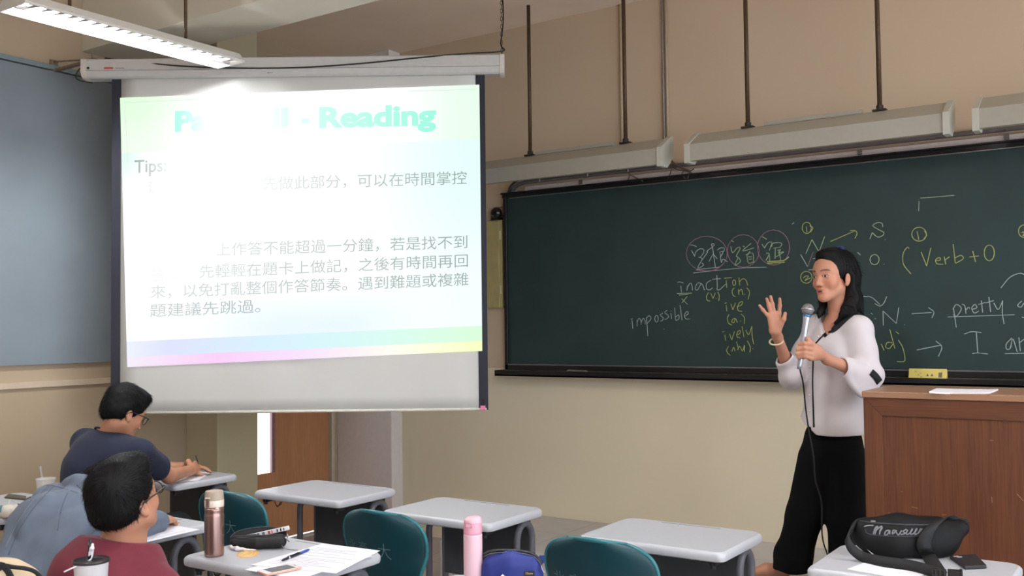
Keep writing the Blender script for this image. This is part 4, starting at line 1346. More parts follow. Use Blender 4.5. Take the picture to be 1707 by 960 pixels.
def normals(V, F):
    n = np.cross(V[F[:, 2]] - V[F[:, 0]], V[F[:, 3]] - V[F[:, 1]])
    N = np.zeros_like(V)
    for a in range(4):
        for k in range(3): N[:, k] += np.bincount(F[:, a], n[:, k], len(V))
    return N / np.maximum(np.linalg.norm(N, axis=1), 1e-12)[:, None]


def solid_obj(name, S, h, m, parent, post=None, it=2):
    V, F = S.mesh(h, post)
    V = relax(V, F, it)
    o = mesh(name, V, F.tolist(), m, parent, smooth=True)
    return o, V, F


def frame(az, pitch=0.0, roll=0.0):
    """columns: right, forward, up of something that faces azimuth az (degrees), tipped down by pitch, rolled to its right by roll"""
    a, p, r = (math.radians(x) for x in (az, pitch, roll))
    f = np.array((math.cos(a) * math.cos(p), math.sin(a) * math.cos(p), -math.sin(p)))
    rt = np.array((math.sin(a), -math.cos(a), 0))
    up = np.cross(rt, f)
    rt2 = rt * math.cos(r) - up * math.sin(r); up2 = rt * math.sin(r) + up * math.cos(r)
    return np.stack([rt2, f, up2], 1)


from mathutils.bvhtree import BVHTree


class Surf:
    """to lay trims and buttons on a finished surface along a line of sight"""
    def __init__(s, V, F): s.t = BVHTree.FromPolygons([tuple(p) for p in V], [tuple(int(i) for i in f) for f in F])

    def pix(s, x, y, off=.001):
        d = ray(x, y); d = d / np.linalg.norm(d)
        h = s.t.ray_cast(Vector(CAM), Vector(d))
        if h[0] is None: return None, None
        n = np.array(h[1]); 
        if n @ d > 0: n = -n
        return np.array(h[0]) + n * off, n

    def near(s, p, off=.001):
        h = s.t.find_nearest(Vector(p))
        n = np.array(h[1])
        return np.array(h[0]) + n * off, n


def noise3(P, f, seed=0):
    """cheap smooth pseudo-noise -1..1"""
    r = np.random.default_rng(seed)
    o = np.zeros(len(P))
    for _ in range(5):
        w = r.normal(size=3); w = w / np.linalg.norm(w) * f * r.uniform(.6, 1.5)
        o += np.sin(P @ w + r.uniform(0, 6.3))
    return o / 5


# ------------------------------------------------------------------ heads
def head_solid(S, c, R, sc=1.0, female=False, open_mouth=0.0):
    c = np.asarray(c, float)
    T = lambda *p: c + R @ (np.asarray(p, float) * sc)
    r = lambda *q: np.asarray(q, float) * sc
    jw = .84 if female else 1.0
    S.ell(T(0, -.012, .045), r(.075, .094, .084), R, .02)
    S.ell(T(0, .030, -.022), r(.060 * jw, .062, .080), R, .03)
    S.ell(T(0, .045, .035), r(.060, .045, .055), R, .03)
    for s in (-1, 1):
        S.cone(T(s * .050 * jw, .004, -.050), T(s * .014, .063, -.093), .021 * sc, .016 * sc, .03)
        S.ell(T(s * .040, .055, -.026), r(.024, .026, .028), R, .02)
        S.cone(T(s * .014, .086, .028), T(s * .046, .068, .032), .0065 * sc, .006 * sc, .014)
    S.ell(T(0, .071, -.092), r(.018, .017, .017), R, .02)
    for s in (-1, 1):
        S.ell(T(s * .032, .098, .004), r(.019, .016, .013), R, .014, -1)
    nb = .004 if female else 0
    S.chain([T(0, .085, .016), T(0, .098 - nb, -.012), T(0, .109 - nb, -.032)], [.0075 * sc, .0078 * sc, .0092 * sc], .012)
    for s in (-1, 1):
        S.ell(T(s * .0115, .095, -.0355), r(.0072, .010, .007), R, .008)
        S.ell(T(s * .032, .077, .004), r(.0165, .012, .010), R, .006)
        S.cone(T(s * .018, .0865, .0105), T(s * .047, .072, .010), .0028 * sc, .0025 * sc, .005)
    S.ell(T(0, .077, -.064), r(.026, .016, .018), R, .016)
    S.ell(T(0, .0905, -.0585), r(.018, .0070, .0048), R, .005)
    S.ell(T(0, .0885, -.0722 - open_mouth), r(.0155, .0075, .0052), R, .005)
    S.ell(T(0, .1005, -.0655 - open_mouth * .5), r(.0145, .010, .0016 + open_mouth), R, .004, -1)
    for s in (-1, 1):
        q = R @ np.array(((1, s * .25, 0), (-s * .25, 1, -.2), (0, .2, 1)))
        q = np.linalg.qr(q)[0]
        S.ell(T(s * .0785, -.012, -.012), r(.0095, .018, .028), q, .008)
        S.ell(T(s * .0865, -.006, -.010), r(.007, .011, .018), q, .006, -1)
        S.ell(T(s * .0775, -.004, -.036), r(.008, .010, .010), q, .006)


def skin_tint(V, c, R, sc, base, female=False, whites=True, open_mouth=0.0):
    """skin colour per vertex with lips, brows and eyes; rgb linear"""
    L = (V - c) @ R / sc
    C = np.tile(np.array(lin(base)), (len(V), 1))
    x, y, z = np.abs(L[:, 0]), L[:, 1], L[:, 2]
    near = np.linalg.norm(L, axis=1) < .17
    C *= (1 + .05 * noise3(V, 60, 3))[:, None]

    def put(m, rgb, k=1.0):
        m = (np.clip(m, 0, 1) * near * k)[:, None]
        C[:] = C * (1 - m) + np.array(lin(rgb)) * m
    face = y > .03
    put(np.exp(-((x - .045) / .022) ** 2 - ((z + .03) / .025) ** 2) * face, tuple(np.clip(np.array(base) * (1.0, .86, .82), 0, 255)), .5)
    # lips
    up = 1.4 - ((x / .0205) ** 2 + ((z + .0592) / .0055) ** 2)
    lo = 1.4 - ((x / .018) ** 2 + ((z + .0722 + open_mouth) / .0062) ** 2)
    put(np.maximum(up, lo) * 2 * (y > .078), (178, 104, 94) if female else (170, 112, 98), .75)
    put((1.2 - ((x / .0145) ** 2 + ((z + .0655 + open_mouth * .5) / (.0022 + open_mouth)) ** 2)) * 2 * (y > .08), (70, 34, 34), .9)
    # brows
    bz = .0285 + .004 * (1 - ((x - .034) / .022) ** 2)
    put((1.3 - (((x - .033) / .021) ** 4 + ((z - bz) / .0042) ** 2)) * 1.5 * face, (52, 40, 36), .8)
    # eyes: lash line, white, iris
    ez = .004
    inside = 1 - (((x - .032) / .0150) ** 2 + ((z - ez) / .0040) ** 2)
    put((1.55 - (((x - .032) / .0150) ** 2 + ((z - ez - .001) / .0046) ** 2)) * 2 * face, (46, 32, 30), .85)
    if whites:
        put(inside * 3 * face, (205, 196, 190))
    put((1 - (((x - .033) / .0068) ** 2 + ((z - ez) / .0048) ** 2)) * 3 * face, (24, 18, 18))
    # nostrils
    put((1 - (((x - .009) / .005) ** 2 + ((z + .043) / .003) ** 2)) * 3 * (y > .085), (84, 48, 42), .8)
    return C


M_skin = mat_attr('skin', .5, sss=.12, spec=.35)
M_hair = mat('black_hair', (9, 8, 9), .6, var=.3, scale=60, stretch=(1, 1, .15), spec=.2)


def strands(V, F, flow, n, length, r=.0007, seed=1, lift=.35, droop=.0, keep=None, segs=5, wild=.09):
    """n short hairs combed along flow(point, normal), as thin tapered three-sided tubes"""
    rg = np.random.default_rng(seed)
    N = normals(V, F)
    ar = np.linalg.norm(np.cross(V[F[:, 2]] - V[F[:, 0]], V[F[:, 3]] - V[F[:, 1]]), axis=1)
    if keep is not None:
        ar = ar * keep(V[F].mean(axis=1), N[F[:, 0]])
    fi = rg.choice(len(F), n, p=ar / ar.sum())
    b = rg.random((n, 2))
    P = (V[F[fi, 0]] * (1 - b[:, :1]) + V[F[fi, 1]] * b[:, :1]) * (1 - b[:, 1:]) + (V[F[fi, 3]] * (1 - b[:, :1]) + V[F[fi, 2]] * b[:, :1]) * b[:, 1:]
    Nn = N[F[fi, 0]]
    D = flow(P, Nn)
    D = D - Nn * (D * Nn).sum(1)[:, None]
    D /= np.maximum(np.linalg.norm(D, axis=1), 1e-6)[:, None]
    D = D + rg.normal(size=D.shape) * wild
    Ln = length * rg.uniform(.6, 1.25, n)
    vs, fs = [], []
    W = np.cross(D, Nn); W /= np.maximum(np.linalg.norm(W, axis=1), 1e-6)[:, None]
    for k in range(segs):
        t = k / (segs - 1)
        q = P - Nn * .002 + D * (Ln * t)[:, None] + Nn * (Ln * lift * (t - t * t * (.75 + droop)))[:, None] * .6
        rr = r * (1 - .85 * t)
        vs.append(np.stack([q + W * rr, q - W * rr * .5 + Nn * rr * .87, q - W * rr * .5 - Nn * rr * .87], 1))
    A = np.stack(vs, 1).reshape(-1, 3)            # hair, segment, side
    base = (np.arange(n) * segs * 3)[:, None, None]
    k = np.arange(segs - 1)[None, :, None] * 3
    sd = np.arange(3)[None, None, :]
    a = base + k + sd; c = base + k + (sd + 1) % 3
    Fq = np.stack([a, c, c + 3, a + 3], -1).reshape(-1, 4)
    return A, Fq

# ------------------------------------------------------------------ the teacher
def px(*a): return AT(*a)


t_teacher = thing('person', 'woman in white bell-sleeved blouse and black trousers, hand raised, speaking into a microphone', 'person', (4.03, -.80, .252), 0)
hc = AT(1388, 463, 4.78); HR = frame(-115, 0, 2); HS = 1.03
S = Solid()
head_solid(S, hc, HR, HS, True, .0022)
nk = AT(1399, 540, 4.80)
S.cone(hc + HR @ np.array((0, -.022, -.06)), nk, .046, .050, .03)
shL, shR = AT(1431, 550, 4.68), AT(1364, 547, 4.92)
elL, elR = AT(1449, 626, 4.62), AT(1319, 628, 4.86)
wrL, wrR = AT(1379, 599, 4.52), AT(1296, 561, 4.73)
hip = AT(1388, 735, 4.80)
chest = AT(1396, 600, 4.80)
FB = frame(-109)
S.cone(shL, shR, .05, .05, .05).ell(chest, (.14, .095, .17), FB, .05).ell(AT(1390, 680, 4.8), (.125, .09, .12), FB, .05).ell(hip, (.145, .10, .11), FB, .05)
S.cone(nk, chest, .05, .09, .04)
S.chain([shL, elL, wrL], [.043, .036, .024], .02).chain([shR, elR, wrR], [.043, .036, .0225], .02)
kR, anR = AT(1343, 850, 4.86), AT(1304, 951, 5.0)
kL, anL = AT(1411, 850, 4.78), AT(1413, 957, 4.84)
anR[2] = .33; anL[2] = .33
S.chain([AT(1365, 745, 4.84), kR, anR], [.075, .05, .036], .02).chain([AT(1410, 745, 4.76), kL, anL], [.075, .05, .036], .02)
Ff = np.array((-.6, -.8, 0))
for an, yaw in ((anR, np.array((-.80, -.60, 0))), (anL, np.array((-.2, -.98, 0)))):
    heel = an + np.array((0, 0, -.035)); toe = an + yaw * .15 + np.array((0, 0, -.045))
    S.cone(an, heel - yaw * .02, .034, .03, .02).chain([heel, an + yaw * .08 + np.array((0, 0, -.03)), toe], [.03, .030, .022], .02)
# raised right hand, palm to the class
hd = 4.70
PX = lambda x, y, d=hd: AT(1250 + x / 6.86, 470 + y / 6.86, d)
S.cone(wrR, PX(290, 560), .021, .023, .02)
S.cone(PX(225, 380), PX(262, 560), .0125, .016, .015).cone(PX(275, 365), PX(285, 545), .013, .016, .015).cone(PX(330, 365), PX(310, 540), .013, .015, .015).cone(PX(352, 470, hd - .015), PX(305, 560, hd), .014, .015, .02)
for pts, r0 in (([PX(205, 385), PX(150, 320, hd - .006), PX(110, 268, hd - .016)], .0082), ([PX(238, 360), PX(215, 270, hd - .008), PX(193, 192, hd - .024)], .0088),
                ([PX(277, 352), PX(258, 255, hd - .006), PX(238, 168, hd - .022)], .0092), ([PX(335, 355), PX(343, 270, hd - .008), PX(342, 192, hd - .026)], .0088)):
    S.chain(pts, [r0 * 1.05, r0, r0 * .78], .006)
S.chain([PX(345, 500, hd - .012), PX(388, 425, hd - .03), PX(404, 360, hd - .034)], [.0125, .0105, .0085], .008)
# left hand round the microphone
md_ = 4.49
m0, m1 = AT(1346.5, 516, 4.50), AT(1333, 610, 4.47)
mic_ax = (m1 - m0) / np.linalg.norm(m1 - m0)
QX = lambda x, y, d: AT(1250 + x / 6.86, 470 + y / 6.86, d)
S.cone(wrL, QX(780, 800, 4.475), .023, .024, .02)
S.cone(QX(760, 760, 4.475), QX(690, 720, 4.462), .020, .015, .02).cone(QX(770, 850, 4.475), QX(690, 870, 4.462), .019, .014, .02).cone(QX(760, 800, 4.478), QX(690, 800, 4.465), .018, .015, .02)
for i, (y0, y1, xe) in enumerate(((705, 712, 548), (762, 768, 528), (820, 822, 522), (872, 862, 540))):
    r0 = (.0098, .0102, .0098, .0088)[i]
    S.chain([QX(700, y0 + 4, 4.455), QX(630, y1 - 12, 4.437), QX(xe + 22, y1, 4.455), QX(xe + 30, y1 + 6, 4.482), QX(610, y1 + 8, 4.492)], [r0 * 1.1, r0, r0 * .95, r0 * .85, r0 * .75], .006)
S.chain([QX(730, 740, 4.47), QX(690, 690, 4.452), QX(655, 640, 4.458)], [.0135, .0115, .0085], .008)
o, V, F = solid_obj('body', S, .003, M_skin, t_teacher, it=1)
tint(o, skin_tint(V, hc, HR, HS, (198, 142, 116), True, True, .0022))
TB = (V, F)

# blouse
S = Solid()
S.cone(shL + (0, 0, .003), shR + (0, 0, .003), .062, .062, .06)
S.ell(chest + (0, 0, .0), (.168, .122, .19), FB, .06).ell(chest + FB @ np.array((0, .045, .03)), (.13, .085, .10), FB, .05)
S.cone(AT(1393, 655, 4.8), AT(1388, 705, 4.80), .10, .10, .08)
S.ell(AT(1390, 665, 4.8), (.152, .115, .16), FB, .06).ell(AT(1386, 715, 4.80), (.172, .128, .14), FB, .05)
S.cone(nk + (0, 0, -.035), chest, .070, .10, .05)
upL = shL * .55 + elL * .45
S.chain([shL, upL, elL], [.062, .060, .058], .035)
S.chain([shR, shR * .5 + elR * .5, elR], [.062, .056, .054], .035)
fL = elL * .42 + wrL * .58; fR = elR * .50 + wrR * .50
for q_ in catmull([np.array(w_) for w_ in ((1410, 608, 4.55), (1411, 622, 4.545), (1420, 640, 4.545), (1436, 658, 4.56), (1451, 656, 4.58), (1460, 642, 4.59))], 5):
    S.cone(elL, AT(*q_), .056, .014, .012)
S.cone(elL, fL, .056, .046, .03)
S.cone(elR, fR + (0, 0, -.010), .050, .047, .03).cone(elR + (0, 0, -.0), AT(1322, 628, 4.80), .050, .046, .03)
# hollow, open cuffs
ax = (wrL - elL) / np.linalg.norm(wrL - elL); bx_ = (wrR - elR) / np.linalg.norm(wrR - elR)
S.cone(elL * .75 + wrL * .25 + (0, 0, -.012), wrL + ax * .03 + (0, 0, -.012), .030, .050, .01, -1)
S.cone(elR * .7 + wrR * .3 + (0, 0, -.006), wrR + bx_ * .03 + (0, 0, -.01), .036, .044, .01, -1)
nA = ax + np.array((0, 0, .25)); S_cutL = (fL + (0, 0, -.0), nA / np.linalg.norm(nA))
nB = bx_ * 1.0 + np.array((-.35, -.1, 0)); S_cutR = (fR, nB / np.linalg.norm(nB))
hemA = AT(1345, 708, 4.7)[2]


def blouse_post(P, v):
    # cuffs end square, hem dips at the side, V neck
    for (c, n), lim in ((S_cutL, elL), (S_cutR, elR)):
        e = (P - c) @ n
        if lim is elR: v = np.where(np.linalg.norm(P - c, axis=1) < .13, np.maximum(v, e), v)
    L = (P - chest) @ FB
    hem = AT(1390, 722, 4.8)[2] + .075 * np.clip((L[:, 0] - .03) / .11, 0, 1) + .012 * (np.abs(L[:, 0] - .068) < .008)
    v = np.maximum(v, hem - P[:, 2])
    # neck opening: a V on the front, round behind
    top = nk[2] - .012
    Ln = (P - nk) @ FB
    vz = np.where(Ln[:, 1] > 0, np.minimum(.012, -.070 + np.abs(Ln[:, 0] - .004) * 1.35), .014)
    e = np.minimum.reduce([Ln[:, 2] - vz, .105 - np.abs(Ln[:, 0])])
    v = np.maximum(v, np.where(np.abs(Ln[:, 0]) < .075, (Ln[:, 2] - vz) * .45, -1))
    w = np.clip((chest[2] - P[:, 2] + .08) / .2, 0, 1)
    v = v + .0022 * w * np.sin(38 * (L[:, 0] * .8 + L[:, 2] * .55) + 2 * noise3(P, 9, 5)) + .0016 * noise3(P, 34, 8)
    return v


M_cloth = mat('white_blouse_cloth', (214, 206, 209), .75, var=.02, bump=.15, bscale=700, sheen=.2)
M_blk = mat('black_trim_cloth', (22, 22, 25), .8)
bl, BV, BF = solid_obj('blouse', S, .004, M_cloth, t_teacher, blouse_post, it=2)
bl.data.materials.append(M_blk)
sf = Surf(BV, BF)


def on_cloth(surf, pts, off=.0015):
    out = []
    for x, y in pts:
        p, n = surf.pix(x, y, off)
        if p is not None: out.append((p, n))
    return out


def strip(name, surf, pts, w, m, parent, n=6, off=.0015, thick=.0015):
    P2 = catmull([np.array((x, y, 0)) for x, y in pts], n)
    q = on_cloth(surf, [(p[0], p[1]) for p in P2], off)
    rows = []
    for i, (p, nn) in enumerate(q):
        d = q[min(i + 1, len(q) - 1)][0] - q[max(i - 1, 0)][0]
        s_ = np.cross(nn, d); s_ /= max(np.linalg.norm(s_), 1e-9)
        rows.append([p - s_ * w / 2, p + s_ * w / 2])
    if len(rows) > 1:
        return G().grid(rows).make(name, m, parent, smooth=True, solid=thick)


strip('neck_trim', sf, [(1430, 520), (1420, 526), (1411, 533), (1402, 540), (1393, 547), (1384, 554), (1374, 562)], .030, M_blk, bl)
strip('placket_trim', sf, [(1373, 559), (1364, 568), (1357, 580), (1355.5, 612), (1355, 640), (1356, 680), (1357, 712)], .009, M_blk, bl)
strip('sleeve_gap', sf, [(1452, 620), (1460, 628), (1466, 637)], .034, M_blk, bl)  # dark of the open cuff gap, laid on as a black patch
M_btn = mat('pearl_button', (228, 222, 216), .2)
for x, y in ((1364, 561), (1350, 611), (1349.5, 635), (1349.5, 658), (1350, 684)):
    p, n = sf.pix(x, y, .002)
    if p is not None:
        G().sphere(p, .0052, 10, 8).make('button', M_btn, bl, smooth=True)

# trousers
S = Solid()
w0 = AT(1388, 722, 4.80)
S.ell(w0 + (0, 0, -.04), (.150, .108, .13), FB, .05)
hR, hL = AT(1364, 765, 4.84), AT(1409, 765, 4.77)
S.chain([hR, AT(1342, 860, 4.88), AT(1322, 925, 4.93)], [.098, .088, .090], .035)
S.cone(AT(1322, 925, 4.93), AT(1319, 962, 4.96), .090, .092, .03)
S.chain([hL, AT(1411, 860, 4.79), AT(1412, 985, 4.84)], [.098, .090, .090], .035)
hemz = AT(1320, 951, 4.93)[2]


def trouser_post(P, v):
    v = np.maximum(v, hemz - P[:, 2] + .05 * np.clip((P[:, 0] - 3.86) / .3, -1, 0) * 0)
    L = (P - w0) @ FB
    v = v + .004 * np.sin(30 * L[:, 0] + 1.5 * noise3(P, 6, 2)) * np.clip((w0[2] - .15 - P[:, 2]) / .3, 0, 1)
    return v


M_trouser = mat('black_trouser_cloth', (9, 9, 10), .9, var=.1, spec=.15)
solid_obj('trousers', S, .005, M_trouser, t_teacher, trouser_post, it=2)

# hair: cap, half-up crown, long back and front locks
S = Solid()
T = lambda *p: hc + HR @ (np.asarray(p, float) * HS)
S.ell(T(0, -.016, .050), (.087, .104, .094), HR, .02)
S.ell(T(0, .030, .112), (.050, .050, .024), HR, .03)
S.ell(T(0, -.085, .03), (.072, .045, .10), HR, .03)
S.cone(T(.0, -.085, .0), T(.0, -.088, -.11), .072, .060, .04).cone(T(0, -.088, -.11), T(0.0, -.085, -.175), .058, .030, .03)
S.cone(T(-.066, -.045, .0), T(-.066, -.05, -.10), .028, .024, .02)
lockL = [T(-.066, -.05, -.10), T(-.050, .000, -.170), T(-.03, .03, -.215)]
S.chain(lockL, [.026, .023, .009], .02)
S.chain([T(-.072, -.06, -.08), T(-.085, -.02, -.165), T(-.083, .008, -.222)], [.024, .018, .006], .02)
S.chain([T(.066, -.03, .0), T(.070, -.02, -.09), T(.062, .026, -.155), T(.052, .05, -.185)], [.026, .024, .018, .006], .02)
S.chain([T(-.03, -.11, -.10), T(-.05, -.135, -.17)], [.04, .008], .02)
# face and ear left open
S.ell(T(0, .125, -.02), (.0825, .096, .124), HR, .012, -1)
S.ell(T(-.085, .058, -.075), (.062, .056, .092), HR, .012, -1)
S.ell(T(.085, .060, -.075), (.05, .056, .092), HR, .012, -1)
S.ell(T(-.092, -.010, -.016), (.030, .023, .036), HR, .008, -1)
S.ell(T(-.03, .055, -.15), (.035, .06, .06), HR, .01, -1)


def hair_post(P, v):
    L = (P - hc) @ HR
    a = np.arctan2(L[:, 0], -L[:, 1] + .02)
    k_ = np.clip((.045 - L[:, 1]) / .05, .12, 1)
    return v + .0020 * k_ * np.sin(34 * a + 3 * noise3(P, 14, 4) + 6 * np.clip(L[:, 2], -1, .0)) + .0008 * k_ * noise3(P, 60, 6)


ho, HV, HF = solid_obj('hair', S, .003, M_hair, t_teacher, hair_post, it=1)


def flow_f(P, N):
    L = (P - hc) @ HR
    d = np.tile(HR @ np.array((0, -.05, -1.0)), (len(P), 1))
    top = (L[:, 2] > .01)[:, None]
    back = HR @ np.array((0, -1.0, -.25))
    return np.where(top, np.tile(back, (len(P), 1)), d)


A, Fq = strands(HV, HF, flow_f, 2600, .05, .0006, 3, .03, wild=.05, keep=lambda P, N: (((P - hc) @ HR)[:, 1] < .03).astype(float) + 1e-5)
hs = mesh('loose_strands', A, Fq.tolist(), M_hair, ho, smooth=True)
tag(hs, kind='stuff')
G().tube(catmull([T(-.020, -.06, .135), T(-.008, -.064, .146), T(.012, -.066, .147), T(.025, -.062, .138)], 5), [.007] * 16, 8).make('hair_tie', mat('blue_hair_tie', (44, 62, 130), .5), ho, smooth=True)
# bracelet
bw = AT(1294, 569, 4.735)
uu = (wrR - elR) / np.linalg.norm(wrR - elR)
aa = np.cross(uu, CF); aa /= np.linalg.norm(aa); bb_ = np.cross(uu, aa)
tl = .25
ring = [bw + (aa * .031 + uu * .006) * math.cos(t) + bb_ * .029 * math.sin(t) for t in np.linspace(0, 2 * math.pi, 33)]
G().tube(ring, .0042, 8, caps=False).make('bracelet', mat('cream_bangle', (222, 204, 166), .3), t_teacher, smooth=True)

# microphone and its lead
t = thing('microphone', 'silver hand microphone with grey mesh head held by the teacher', 'microphone', (m0 + m1) / 2)
G().lathe([(.0095, -.015), (.0115, 0), (.0145, .20), (.0165, .222), (.0175, .228)], m1, 24, axis=m0 - m1).make('handle', mat('silver_mic_body', (178, 180, 190), .3, .7), t, smooth=True)
hm = m1 + (m0 - m1) / np.linalg.norm(m0 - m1) * .246
am = (m0 - m1) / np.linalg.norm(m0 - m1)
G().lathe([(.0165, .226), (.0185, .229), (.0185, .236), (.0165, .238)], m1, 24, axis=am).make('blue_collar', mat('mic_blue_ring', (70, 120, 168), .3, .4), t, smooth=True)
M_mesh = mat('grey_wire_mesh', (138, 134, 136), .45, .5, var=.3, scale=900, bump=.8, bscale=1500)
prof = [(.0275 * math.sin(a), .262 - .0275 * 1.02 * math.cos(a)) for a in np.linspace(.62, math.pi - .01, 16)]
gr = G().lathe(prof, m1, 28, axis=am).make('grille', M_mesh, t, smooth=True)
G().lathe([(.0278, .2585), (.0290, .260), (.0290, .265), (.0278, .2665)], m1, 28, axis=am).make('grille_band', mat('band_metal', (176, 174, 176), .3, .8), gr, smooth=True)
M_cord = mat('black_cord', (20, 20, 26), .5)
t = thing('microphone_lead', 'thin black microphone lead hanging down in front of the trousers', 'cable', AT(1360, 780, 4.5))
cp = [m1 - am * .005, AT(1335, 622, 4.47), AT(1339, 640, 4.50), AT(1343, 680, 4.56), AT(1348, 715, 4.58), AT(1356, 760, 4.58), AT(1359, 800, 4.60), AT(1369, 835, 4.62), AT(1370, 870, 4.66), AT(1371, 895, 4.72), AT(1378, 920, 4.80)]
e_ = AT(1390, 945, 4.9); cp += [np.array((4.02, -.70, .27)), np.array((4.3, -.5, .257)), np.array((4.8, -.3, .257))]
G().tube(catmull(cp, 8), .0036, 8).make('lead', M_cord, t, smooth=True)


# ------------------------------------------------------------------ the students
def male_hair(parent, hc, HR, HS, whorl, n, seed, length=.036, sides=-.012, nape=-.05, r=.0008):
    T = lambda *p: hc + HR @ (np.asarray(p, float) * HS)
    S = Solid()
    S.ell(T(0, -.015, .052), np.array((.090, .108, .098)) * HS, HR, .02)
    S.ell(T(0, -.050, -.005), np.array((.076, .070, .062)) * HS, HR, .03)
    S.ell(T(0, .05, .105), np.array((.062, .052, .034)) * HS, HR, .03)
    S.ell(T(0, .140, .000), np.array((.10, .092, .088)) * HS, HR, .012, -1)
    for s in (-1, 1):
        S.ell(T(s * .09, .060, -.045), np.array((.05, .05, .066)) * HS, HR, .01, -1)
        S.ell(T(s * .095, -.010, -.030), np.array((.036, .026, .040)) * HS, HR, .01, -1)
    S.cut(T(0, -.04, nape), HR @ np.array((0, .35, -1.0)), .02)
    o, V, F = solid_obj('hair', S, .0035, M_hair, parent, lambda P, v: v + .0022 * noise3(P, 70, seed) + .0015 * noise3(P, 160, seed + 1), it=1)
    w = T(*whorl)

    def flow(P, N):
        d = P - w
        L = (P - hc) @ HR
        d = d / np.maximum(np.linalg.norm(d, axis=1), 1e-6)[:, None]
        sw = np.cross(np.tile(HR[:, 2], (len(P), 1)), d)
        return d + .35 * sw + np.tile(HR @ np.array((0, .15, -.35)), (len(P), 1))
    A, Fq = strands(V, F, flow, int(n * 1.5), length, r * .75, seed, .26, .3, keep=lambda P, N: (((P - hc) @ HR)[:, 2] > -.075).astype(float) + 1e-4)
    st = mesh('hair_strands', A, Fq.tolist(), M_hair, o, smooth=True)
    tag(st, kind='stuff')
    return o


M_frame = mat('black_spectacle_frame', (26, 26, 30), .3)
M_lens = bpy.data.materials.new('spectacle_lens'); M_lens.use_nodes = True
b_ = M_lens.node_tree.nodes['Principled BSDF']
b_.inputs['Base Color'].default_value = (.92, .95, 1, 1); b_.inputs['Alpha'].default_value = .18; b_.inputs['Roughness'].default_value = .05


def spectacles(parent, hc, HR, HS, dz=0.0):
    T = lambda *p: hc + HR @ (np.asarray(p, float) * HS)
    gl = None
    g = G()
    for s in (-1, 1):
        rim = [T(s * (.034 + .025 * math.cos(a)), .112 - .010 * abs(math.cos(a) * 1.0 + 1.3) * .5, .002 + dz + .019 * math.sin(a)) for a in np.linspace(0, 2 * math.pi, 25)]
        g.tube(rim, .0019, 6, caps=False)
        g.tube(catmull([T(s * .060, .104, .008 + dz), T(s * .079, .088, .010 + dz), T(s * .084, .02, .006 + dz), T(s * .083, -.012, .002 + dz), T(s * .082, -.034, -.020 + dz)], 5), .0022, 6)
    g.tube(catmull([T(-.010, .110, .006 + dz), T(0, .116, .010 + dz), T(.010, .110, .006 + dz)], 4), .0017, 6)
    gl = g.make('spectacles', M_frame, parent, smooth=True)
    for s in (-1, 1):
        rim = [T(s * (.034 + .0242 * math.cos(a)), .112 - .010 * abs(math.cos(a) + 1.3) * .5, .002 + dz + .0182 * math.sin(a)) for a in np.linspace(0, 2 * math.pi, 25)[:-1]]
        gg = G(); gg.add(rim, [list(range(24))]); gg.make('lens', M_lens, gl)


def hand(S, w, d, n, side, curl=.5, size=1.0, spread=.35, thumb_in=.6):
    """hand from the wrist w, pointing along d, palm normal n (the way the palm faces); side +1 right hand"""
    d = d / np.linalg.norm(d); n = n - d * (n @ d); n /= np.linalg.norm(n)
    s = np.cross(n, d) * side * -1           # towards the thumb
    L = .088 * size
    S.cone(w, w + d * L * .45, .024 * size, .024 * size, .02)
    for k in (-1.2, -.4, .4, 1.2):
        S.cone(w + d * L * .25 + s * k * .010 * size, w + d * L + s * k * .0185 * size, .0135 * size, .0125 * size, .015)
    for i, (k, ln) in enumerate(((1.2, .072), (.4, .080), (-.4, .074), (-1.2, .058))):
        p = w + d * L + s * k * .0185 * size
        a = 0.0; pts = [p]
        for j, fr in enumerate((.46, .31, .23)):
            a += curl * (.75, 1.0, .8)[j] * (1 + .12 * i)
            dd = d * math.cos(a) + n * math.sin(a) + s * k * .08 * spread * math.cos(a)
            p = p + dd * ln * fr * size; pts.append(p)
        S.chain(pts, [.0095 * size, .0088 * size, .0080 * size, .0066 * size], .006)
    b = w + d * L * .3 + s * .022 * size
    S.chain([b, b + (d * .6 + s * .7 + n * .3) * .035 * size, b + (d * .95 + s * (.75 - .5 * thumb_in) + n * (.4 + .4 * thumb_in)) * .06 * size, b + (d * 1.25 + s * (.7 - 1.0 * thumb_in) + n * (.5 + .4 * thumb_in)) * .075 * size],
            [.014 * size, .0125 * size, .0105 * size, .008 * size], .012)


def seated(name_label, hc, HR, HS, nk, sh, el, wr, pelvis, knees, feet, skin, hand_args, h=.0045, specs=True):
    t = thing('person', name_label, 'person', (pelvis[0], pelvis[1], 0), 0)
    S = Solid()
    head_solid(S, hc, HR, HS)
    S.cone(hc + HR @ np.array((0, -.022, -.05)), nk, .054, .058, .03)
    ch = (np.array(nk) + np.array(pelvis)) / 2 + np.array((0, 0, .08))
    S.cone(sh[0], sh[1], .04, .04, .05).cone(nk, ch, .055, .085, .05).cone(ch, pelvis, .085, .095, .06)
    for i in (0, 1):
        S.chain([sh[i], el[i], wr[i]], [.048, .040, .027], .02)
        S.chain([pelvis + (np.array((.09, 0, 0)) * (1 if i else -1)), knees[i], feet[i]], [.08, .055, .04], .03)
        f = np.array(feet[i]); f[2] = .04
        S.cone(f, f + np.array((0, .15, -.005)), .04, .032, .02)
    for a in hand_args: hand(S, *a)
    o, V, F = solid_obj('body', S, h, M_skin, t, it=1)
    tint(o, skin_tint(V, hc, HR, HS, skin))
    if specs: spectacles(t, hc, HR, HS)
    return t, ch


